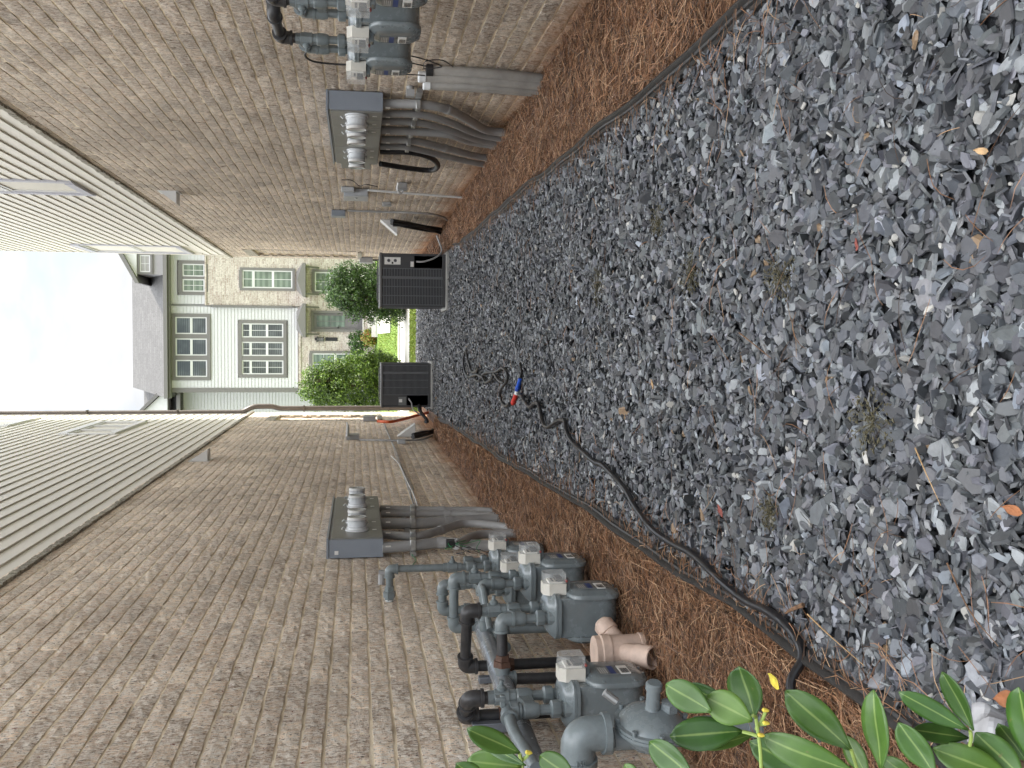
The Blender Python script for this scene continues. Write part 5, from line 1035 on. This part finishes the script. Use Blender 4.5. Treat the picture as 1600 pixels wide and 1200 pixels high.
# grey plastic nub near the high elbow
b = MB(); q = RX(596, 902, -1.66); b.lathe((XL+.012, q.y, q.z), (1, 0, 0), [(0, .024), (.07, .024), (.072, .018)], 10)
for k in range(3): b.box((XL+.083, q.y-.018+k*.013, q.z-.02), (XL+.11, q.y-.010+k*.013, q.z+.02))
tag(b.build('cable_clip', M['pvc']), 'small grey slotted plug on the brick beside the high gas elbow', 'clip')
# ================================================================ AIR CONDITIONERS
def condenser(x0, x1, yf, z0, h, label, panel_side, dep=None):
    """panel_side: +1 service panel on the right of the front face, -1 on the left"""
    w = x1-x0; dep = dep or w; t = thing('air_conditioner', label, 'air conditioner', ((x0+x1)/2, yf+dep/2, z0))
    pz = .06; b = MB(); b.box((x0-.04, yf-.05, z0-.05), (x1+.04, yf+dep+.05, z0+pz)); b.build('pad', M['pad'], t, bevel=.012)
    zb_, zt_ = z0+pz+.012, z0+h
    b = MB(); b.box((x0+.012, yf+.012, zb_), (x1-.012, yf+dep-.012, zt_-.03)); b.build('coil', M['acd'], t)
    b = MB(); b.box((x0, yf, zb_-.011), (x1, yf+dep, zb_+.04)); b.build('base_rail', M['ac'], t, bevel=.006)
    b = MB(); b.box((x0-.008, yf-.008, zt_-.045), (x1+.008, yf+dep+.008, zt_)); tc_ = b.build('top_cap', M['actop'], t, bevel=.012); sub(tc_)
    cx_, cy = (x0+x1)/2, yf+dep/2; b = MB()
    for r in [.05+.035*i for i in range(int((w/2-.08)/.035))]: b.tube([(cx_+r*math.cos(a), cy+r*math.sin(a), zt_+.022) for a in [2*math.pi*i/28 for i in range(29)]], .0035, 4, caps=False)
    for i in range(8): a = math.pi*i/8+.2; R0 = w/2-.06; b.tube([(cx_-R0*math.cos(a), cy-R0*math.sin(a), zt_+.004), (cx_-R0*.9*math.cos(a), cy-R0*.9*math.sin(a), zt_+.026), (cx_+R0*.9*math.cos(a), cy+R0*.9*math.sin(a), zt_+.026), (cx_+R0*math.cos(a), cy+R0*math.sin(a), zt_+.004)], .004, 5)
    b.build('fan_guard', M['ac'], tc_)
    pw = w*.27; ps = (x1-pw, x1) if panel_side > 0 else (x0, x0+pw); zm = zb_+(zt_-zb_)*.47
    # corner posts
    for cx0, cx1 in ((x0+.001, x0+.032), (x1-.032, x1-.001)):
        for cy0, cy1 in ((yf+.001, yf+.032), (yf+dep-.032, yf+dep-.001)): b = MB(); b.box((cx0, cy0, zb_+.0405), (cx1, cy1, zt_-.0455)); b.build('corner_post', M['ac'], t, bevel=.004)
    b = MB(); b.box((ps[0]+(.0 if panel_side > 0 else .0325), yf-.006, zm), (ps[1]-(.0325 if panel_side > 0 else .0), yf+.011, zt_-.047)); pn = b.build('service_panel', M['ac'], t, bevel=.003); sub(pn)
    b = MB(); b.box((ps[0]+.01, yf+.012, zb_+.041), (ps[1]-.034, yf+.03, zm-.002)) if panel_side > 0 else b.box((ps[0]+.034, yf+.012, zb_+.041), (ps[1]-.01, yf+.03, zm-.002)); b.build('valve_recess', M['acr'], t)
    # louvred sides: slats broken by a few uprights
    def louv(fr, a0, a1, nm):
        b = MB(); n = 38; zA, zB = zb_+.055, zt_-.06
        for i in range(n): z = zA+(zB-zA)*i/(n-1); b.add([fr(a0, .000, z), fr(a1, .000, z), fr(a1, .008, z-.006), fr(a0, .008, z-.006), fr(a0, .000, z+.006), fr(a1, .000, z+.006), fr(a1, .008, z+.001), fr(a0, .008, z+.001)], [(0, 1, 2, 3), (4, 7, 6, 5), (0, 4, 5, 1), (1, 5, 6, 2), (2, 6, 7, 3), (3, 7, 4, 0)])
        k = max(3, round((a1-a0)/.13))
        for i in range(k+1):
            a = a0+(a1-a0)*i/k; q = .006 if 0 < i < k-1 or i == 0 or i == k else .02; b.add([fr(a-q, .0, zA-.02), fr(a+q, .0, zA-.02), fr(a+q, .012, zA-.02), fr(a-q, .012, zA-.02), fr(a-q, .0, zB+.02), fr(a+q, .0, zB+.02), fr(a+q, .012, zB+.02), fr(a-q, .012, zB+.02)], [(0, 1, 2, 3), (4, 7, 6, 5), (0, 4, 5, 1), (1, 5, 6, 2), (2, 6, 7, 3), (3, 7, 4, 0)])
        b.build(nm, M['acl'], t, smooth=0)
    fa, fb = (x0+.035, ps[0]-.008) if panel_side > 0 else (ps[1]+.008, x1-.035)
    louv(lambda a, d, z: (a, yf+.008-d, z), fa, fb, 'louvre_panel'); louv(lambda a, d, z: (a, yf+dep-.008+d, z), x0+.035, x1-.035, 'louvre_panel')
    louv(lambda a, d, z: (x0+.008-d, a, z), yf+.035, yf+dep-.035, 'louvre_panel'); louv(lambda a, d, z: (x1-.008+d, a, z), yf+.035, yf+dep-.035, 'louvre_panel')
    return t, pn, zb_, zt_, zm, ps
M['actop'] = mat('grey_top_cap', (.11, .11, .11), .4, var=.08); M['acr'] = mat('dark_recess', (.03, .026, .024), .7)
def printed(par, x0, x1, z0, z1, y, m, kind):
    b = MB(); b.box((x0, y-.0015, z0), (x1, y-.0003, z1)); s = b.build('sticker', m, par); sub(s); return s
xa, xb = on(670, 480, 1, 14.95).x, on(670, 397, 1, 14.95).x
t, pn, zb_, zt_, zm, ps = condenser(xa, xb, 14.95, -.058, on(593, 440, 1, 14.95).z+.058, 'larger charcoal air conditioner on the right with two white stickers on its panel', 1)
s = printed(pn, ps[0]+.05, ps[1]-.06, zt_-.32, zt_-.075, 14.944, M['white'], 0)
for i in range(2): b = MB(); b.lathe(((ps[0]+ps[1])/2-.0, 14.9424, zt_-.14-.1*i), (0, -1, 0), [(0, .025), (.0006, .025), (.0006, .018), (0, .018)], 16); b.build('print_mark', M['strut'], s)
b = MB(); b.box((ps[0]+.06, 14.9415, zt_-.21), (ps[0]+.09, 14.9424, zt_-.185)); b.build('print_mark', M['blackm'], s)
printed(pn, ps[0]+.02, ps[0]+.10, zm+.01, zm+.06, 14.944, M['white'], 0)
b = MB(); b.tube(spline([(ps[0]+.10, 14.93, zm-.03), (ps[0]+.10, 14.90, zm-.14), (ps[1]-.06, 14.90, zb_+.16), (ps[1]+.06, 14.97, zb_+.05), (ps[1]+.30, 15.05, zb_+.12)], 6), .014, 8); b.build('whip', M['pvc'], t)
xa, xb = on(640, 636, 1, 18.0).x, on(640, 568, 1, 18.0).x
t, pn, zb_, zt_, zm, ps = condenser(xa, xb, 18.0, -.062, on(595, 600, 1, 18.0).z+.062, 'smaller charcoal air conditioner on the left with a dark rating plate', -1)
s = printed(pn, ps[0]+.035, ps[1]-.03, zm+.02, zm+.16, 17.994, M['plate'], 0); b = MB(); b.box((ps[0]+.09, 17.9915, zm+.09), (ps[0]+.15, 17.9924, zm+.15)); b.build('print_mark', M['white'], s)
b = MB(); b.box((xa+.2, 17.9945, zt_-.0), (xb-.2, 17.996, zt_+.0001)); 
b = MB(); b.tube(spline([(ps[0]+.16, 17.98, zm-.03), (ps[0]+.08, 17.95, zm-.08), (ps[0]-.06, 17.97, zb_+.3), (ps[0]-.22, 18.02, zb_+.05)], 6), .014, 8); b.build('whip', M['pvc'], t)
b = MB(); b.tube(spline([(ps[0]+.05, 18.0, zb_+.2), (ps[0]-.05, 17.95, zb_+.2), (ps[0]-.25, 17.9, zb_+.06), (-1.5, 17.8, zb_+.1)], 6), .03, 10); b.build('insulated_line', M['black'], t)
# dark breaker box low on the right wall behind the big condenser
t, q = wbox('disconnect_box', (572, 402), XR, -1, .12, .30, .36, M['pvc'], 'grey switch box on the right wall just behind the larger air conditioner', 'switch box')
b = MB(); b.tube([(XR-.06, q.y, q.z-.16), (XR-.06, q.y-.05, q.z-.45), (XR-.1, q.y-.3, .1)], .02, 8); b.build('conduit', M['black'], t)

# ================================================================ SHRUBS AT THE END
def leafmass(cen, rad, n, ls, pal, shape=1.0):
    """leaves clustered on sprigs through an uneven crown: (V, colours)"""
    nc = n//9; th = NR.uniform(0, 2*np.pi, nc); ph = np.arccos(NR.uniform(-1, 1, nc)); rr = NR.uniform(.2, 1.0, nc)**.3
    lump = 1+.13*np.sin(3*th+ph*2)+.10*np.sin(5*th-ph*3+1)+.07*np.sin(9*ph+th)
    r = rr*lump; c = np.stack([np.sin(ph)*np.cos(th)*r, np.sin(ph)*np.sin(th)*r, np.cos(ph)*r*np.where(np.cos(ph) > 0, shape, 1)], 1)
    k = NR.integers(0, nc, n); P = c[k]*np.array(rad)+NR.normal(0, .045, (n, 3))+np.array(cen)
    nrm = c[k]+NR.normal(0, .55, (n, 3)); nrm /= np.linalg.norm(nrm, axis=1, keepdims=True)
    u = np.cross(nrm, NR.normal(0, 1, (n, 3))); u /= np.linalg.norm(u, axis=1, keepdims=True); w = np.cross(nrm, u)
    s = ls*NR.uniform(.6, 1.25, (n, 1)); V = np.zeros((n, 6, 3))
    for i, (a, b_, z) in enumerate(((-1, 0, 0), (-.3, .42, .12), (.45, .36, .10), (1, 0, -.12), (.45, -.36, .10), (-.3, -.42, .12))): V[:, i] = P+u*s*a+w*s*b_+nrm*s*z
    col = np.array(pal)[NR.integers(0, len(pal), n)]*NR.uniform(.75, 1.25, (n, 1))
    return V.reshape(-1, 3), col
M['leaf'] = mat('glossy_leaf', (1, 1, 1), .38, attr=True, var=.1)
def translucent(m, k=.25):
    nt = m.node_tree; b = nt.nodes['Principled BSDF']; tr = N(nt, 'ShaderNodeBsdfTranslucent'); mx = N(nt, 'ShaderNodeMixShader'); mx.inputs[0].default_value = k
    src = b.inputs['Base Color'].links[0].from_socket; L(nt, src, tr.inputs[0]); o = nt.nodes['Material Output']; L(nt, b.outputs[0], mx.inputs[1]); L(nt, tr.outputs[0], mx.inputs[2]); L(nt, mx.outputs[0], o.inputs[0])
translucent(M['leaf'])
M['stem'] = mat('shrub_stem', (.12, .085, .05), .85, var=.3, vs=20)
def bush(label, blobs, base, ls, n, pal):
    t = thing('shrub', label, 'shrub', base, 'rounded laurel shrubs at the alley end'); Vs, Cs = [], []
    for cen, rad, fr_ in blobs: V, c = leafmass((cen[0]-base[0], cen[1]-base[1], cen[2]-base[2]), rad, int(n*fr_), ls, pal); Vs.append(V); Cs.append(c)
    V = np.concatenate(Vs); c = np.concatenate(Cs); bigmesh('foliage', M['leaf'], V, 6, [(0, 1, 2, 3), (0, 3, 4, 5)], len(c), c, parent=t)
    b = MB(); top = max(q[0][2] for q in blobs)
    for i in range(9):
        a = rnd.uniform(0, 6.28); q = rnd.uniform(.1, .4); b.tube([Vector(base)+Vector((math.cos(a)*.05, math.sin(a)*.05, -.05)), Vector(base)+Vector((math.cos(a)*q*.5, math.sin(a)*q*.5, (top-base[2])*.6)), Vector((base[0]+math.cos(a)*q*1.2, base[1]+math.sin(a)*q*1.2, top+.25))], [.028, .018, .007], 6)
    b.build('stem', M['stem'], t); return t
G1 = [(.045, .09, .02), (.06, .13, .028), (.09, .17, .035), (.03, .065, .02)]
Yb = 25.6; gb = lambda x, y: GY(x, y, Yb)
c1, c2 = gb(575, 456), gb(545, 455); s = (gb(575, 415)-gb(575, 500)).length/2
bush('dark green rounded shrub behind the larger air conditioner at the right wall end', [((c1.x, Yb, c1.z+.05), (s*1.05, s*.98, 1.0), .5), ((gb(545, 450).x, Yb, gb(545, 450).z), (s*.85, s*.8, .64), .2), ((gb(612, 462).x, Yb, gb(612, 462).z), (s*.98, s*.9, .6), .3)], (c1.x, Yb, 0.02), .036, 24000, G1)
c1 = gb(555, 600); s = (gb(560, 556)-gb(560, 642)).length/2
G2 = [(.08, .15, .02), (.13, .23, .03), (.20, .31, .045), (.055, .10, .02)]
bush('bright green egg shaped shrub behind the smaller air conditioner', [((c1.x, Yb, c1.z-.05), (s*1.05, s, 1.1), .6), ((gb(505, 605).x, Yb, gb(505, 605).z), (s*.78, s*.75, .62), .2), ((gb(590, 575).x, Yb, gb(590, 575).z), (s*.6, s*.6, .55), .2)], (c1.x, Yb, 0.02), .036, 26000, G2)
# small planting by the far door
def low(px, py, Yp, rr, label, pal, n, ls=.05):
    p = GY(px, py, Yp); t = thing('bush', label, 'bush', (p.x, Yp, farz(0, Yp))); V, c = leafmass((0, 0, p.z-farz(0, Yp)), rr, n, ls, pal); bigmesh('foliage', M['leaf'], V, 6, [(0, 1, 2, 3), (0, 3, 4, 5)], n, c, parent=t)
    b = MB(); b.tube([(p.x, Yp, farz(0, Yp)-.05), (p.x+.03, Yp, p.z)], [.03, .01], 6); b.build('stem', M['stem'], t)
low(560, 536, 37.9, (.42, .35, .40), 'small dark green bush under the wall lantern of the far house', G1, 1500); low(578, 527, 37.4, (.32, .3, .26), 'low yellow and red tinged bush beside the far door steps', [(.30, .32, .05), (.22, .26, .04), (.40, .18, .06), (.12, .2, .03)], 1300)
low(552, 570, 38.1, (.5, .3, .35), 'small green bush under the far ground floor window', G2, 1300); low(575, 455, 38.0, (.9, .4, .45), 'green bush by the far house right of the steps', G1, 2000)
# ================================================================ THE SHRUB NEXT TO THE CAMERA
FS = thing('leafy_shrub', 'broad leaved green shrub with yellow buds, close to the camera at lower left', 'shrub', (-.78, .80, 0))
def leaf_mat(name, c0, c1, vein):
    m = bpy.data.materials.new(name); m.use_nodes = True; nt = m.node_tree; b = nt.nodes['Principled BSDF']; b.inputs['Roughness'].default_value = .34; b.inputs['Specular IOR Level'].default_value = .5
    uv = N(nt, 'ShaderNodeAttribute'); uv.attribute_name = 'tone'; sp = N(nt, 'ShaderNodeSeparateXYZ'); L(nt, uv.outputs['Vector'], sp.inputs[0])
    # tone.x across the blade (0..1, midrib at .5), tone.y along it, tone.z a hue per leaf
    hue = mixc(nt, sp.outputs[2], c0, c1)
    mid = N(nt, 'ShaderNodeMath', operation='SUBTRACT'); L(nt, sp.outputs[0], mid.inputs[0]); mid.inputs[1].default_value = .5; ab = N(nt, 'ShaderNodeMath', operation='ABSOLUTE'); L(nt, mid.outputs[0], ab.inputs[0])
    vr = ramp(nt, ab.outputs[0], [(.015, (.75, .75, .75)), (.05, (0, 0, 0))]).outputs[0]
    w = N(nt, 'ShaderNodeMath', operation='MULTIPLY_ADD'); L(nt, ab.outputs[0], w.inputs[0]); w.inputs[1].default_value = -1.1; L(nt, sp.outputs[1], w.inputs[2]); w2 = N(nt, 'ShaderNodeMath', operation='MULTIPLY'); L(nt, w.outputs[0], w2.inputs[0]); w2.inputs[1].default_value = 60
    sn = N(nt, 'ShaderNodeMath', operation='SINE'); L(nt, w2.outputs[0], sn.inputs[0]); sv = ramp(nt, sn.outputs[0], [(.93, (0, 0, 0)), (1, (.02, .02, .02))]).outputs[0]
    tc = N(nt, 'ShaderNodeTexCoord'); nz = N(nt, 'ShaderNodeTexNoise'); nz.inputs['Scale'].default_value = 60; nz.inputs['Detail'].default_value = 5; L(nt, tc.outputs['Object'], nz.inputs['Vector'])
    c = mixc(nt, sv, hue, vein); c = mixc(nt, vr, c, vein); c = mixc(nt, 1.0, c, ramp(nt, nz.outputs[0], [(.3, (.8, .82, .8)), (.7, (1.15, 1.12, 1.1))]).outputs[0], 'MULTIPLY')
    L(nt, c, b.inputs['Base Color']); sp2 = ramp(nt, nz.outputs[0], [(.70, (0, 0, 0)), (.74, (.7, .7, .7))]).outputs[0]; c = mixc(nt, sp2, c, (.16, .13, .05)); L(nt, c, b.inputs['Base Color'])
    translucent(m, .22); return m
M['bleaf'] = leaf_mat('broad_leaf', (.028, .085, .014), (.10, .19, .028), (.20, .29, .08))
fv, ffc, fcol = [], [], []
def bladeW(pb, pt, wd_, hue, nrm, cup=.18, bend=.10):
    pb, pt = Vector(pb), Vector(pt); ax = (pt-pb); ln = ax.length; ax.normalize(); nrm = Vector(nrm); nrm = (nrm-ax*nrm.dot(ax)).normalized(); sd_ = ax.cross(nrm)
    K, Wn = 12, 7; base = len(fv); prof = [.09, .28, .50, .70, .86, .96, 1.0, .99, .92, .78, .54, .06]
    for i in range(K):
        t = i/(K-1); hw = wd_/2*prof[i]; off = -bend*ln*(t*t)+.02*ln*math.sin(5*t+hue*9)
        for j in range(Wn):
            s = (j/(Wn-1)-.5)*2; fv.append(tuple(pb+ax*ln*t+sd_*hw*s+nrm*(abs(s)*hw*cup+off+.012*wd_*math.sin(11*t+3*s)))); fcol.append((j/(Wn-1), t, hue, 1))
    for i in range(K-1):
        for j in range(Wn-1): ffc.append((base+i*Wn+j, base+i*Wn+j+1, base+(i+1)*Wn+j+1, base+(i+1)*Wn+j))
O = Vector((0, 0, CAMZ))
def dpt(x, y, D): r = ray(x, y); return O+r*(D/FPX)
def leafpx(pb, pt, wpx, hue, D=.82, dt=.0, tl=0):
    a, c = dpt(*pb, D), dpt(*pt, D+dt); nn = (O-(a+c)/2).normalized()+Vector((rnd.uniform(-.25, .25), rnd.uniform(-.25, .25), .55+tl)); bladeW(a, c, wpx*D/FPX*1.12, hue, nn, cup=rnd.uniform(.1, .3), bend=rnd.uniform(.0, .12))
LF = [((1112, 1112), (1040, 1069), 42, .35), ((1145, 1104), (1070, 1072), 26, .12), ((1180, 1119), (1153, 1043), 52, .2), ((1176, 1126), (1103, 1090), 46, .85), ((1160, 1143), (1047, 1150), 46, .08), ((1182, 1146), (1102, 1169), 17, .5),
      ((1085, 1215), (1013, 1160), 42, .2), ((1330, 1172), (1227, 1079), 50, .35), ((1300, 1225), (1171, 1160), 52, .2), ((1335, 1207), (1190, 1155), 46, .55), ((1376, 1205), (1362, 1080), 40, .4), ((1356, 1215), (1322, 1150), 30, .6),
      ((1512, 1139), (1407, 1088), 32, .18), ((1522, 1141), (1471, 1050), 30, .22), ((1512, 1153), (1428, 1140), 26, .12), ((1462, 1212), (1404, 1129), 40, .3), ((1600, 1218), (1524, 1144), 46, .3), ((1605, 1190), (1560, 1133), 30, .25), ((1612, 1190), (1588, 1078), 46, .2), ((1580, 1215), (1464, 1172), 44, .6), ((1430, 1220), (1380, 1185), 30, .5),
      ((812, 1176), (732, 1142), 32, .3), ((822, 1196), (745, 1156), 18, .08), ((815, 1198), (730, 1190), 38, .75), ((760, 1230), (713, 1193), 34, .25), ((900, 1220), (841, 1180), 36, .3), ((1000, 1225), (975, 1195), 22, .7)]
for i, l in enumerate(LF): leafpx(*l, D=(.80 if l[0][0] > 950 else .74)+.02*(i % 3), dt=rnd.uniform(-.02, .02))
# the rest of the shrub, mostly outside the frame
tips = []
for (x, y, D) in ((1190, 1215, .82), (1345, 1235, .82), (1515, 1165, .84), (815, 1210, .75), (1600, 1230, .84), (1460, 1240, .86)): tips.append(dpt(x, y, D))
for k in range(16):
    ctr = Vector((rnd.uniform(-.98, -.62), rnd.uniform(.52, .95), rnd.uniform(.50, .86)))
    pr_ = (ctr-O); v_ = pr_.dot(cF); 
    if v_ > .05 and 600-pr_.dot(cR)/v_*FPX < 1330: continue
    tips.append(ctr)
    for q in range(7):
        a = q*2.4+k; d = Vector((math.cos(a)*.8, math.sin(a)*.8, .55)).normalized(); bladeW(ctr+d*.008, ctr+d*rnd.uniform(.05, .075), rnd.uniform(.02, .028), rnd.random(), Vector((0, 0, 1))+d*.2)
me = bpy.data.meshes.new('foliage'); Mi = LOC[FS.name].inverted(); me.from_pydata([tuple(Mi @ Vector(p)) for p in fv], [], ffc)
a = me.color_attributes.new('tone', 'FLOAT_COLOR', 'POINT'); a.data.foreach_set('color', np.array(fcol, dtype=np.float32).ravel()); me.materials.append(M['bleaf']); me.polygons.foreach_set('use_smooth', [True]*len(me.polygons))
fo = bpy.data.objects.new('foliage', me); COL.objects.link(fo); fo.parent = FS; md = fo.modifiers.new('solid', 'SOLIDIFY'); md.thickness = .0006
M['gstem'] = mat('green_stem', (.22, .30, .07), .5, var=.15); M['bud'] = mat('yellow_bud', (.55, .45, .06), .5)
b = MB(); root = Vector((-.78, .80, -.03))
for i, p in enumerate(tips):
    mid = root.lerp(p, .55)+Vector((rnd.uniform(-.05, .05), rnd.uniform(-.05, .05), 0)); b.tube(spline([root+Vector((rnd.uniform(-.04, .04), rnd.uniform(-.04, .04), 0)), mid, p], 6), [.007-.0003*j for j in range(13)], 7)
b.build('stem', M['stem'], FS)
for (pa, pb_) in (((1190, 1215), (1181, 1122)), ((1181, 1140), (1196, 1112)), ((1183, 1132), (1197, 1131)), ((1181, 1122), (1176, 1118)), ((1515, 1165), (1516, 1142)), ((1345, 1235), (1330, 1172)), ((1376, 1205), (1345, 1235)), ((815, 1210), (812, 1178)), ((812, 1190), (826, 1178)), ((1160, 1143), (1183, 1150))): b = MB(); b.tube(spline([dpt(*pa, .815), dpt((pa[0]+pb_[0])/2+2, (pa[1]+pb_[1])/2, .812), dpt(*pb_, .81)], 4), .0016, 7); b.build('petiole', M['gstem'], FS)
for (x, y) in ((1196, 1111), (1197, 1131), (826, 1177), (1189, 1150)): b = MB(); p = dpt(x, y, .808); b.lathe(p-Vector((0, 0, .003)), (.2, .1, 1), [(0, .0008), (.002, .0017), (.005, .0018), (.006, .0006)], 10); b.build('bud', M['bud'], FS)
for o in bpy.data.objects:
    if '_l' in o: del o['_l']
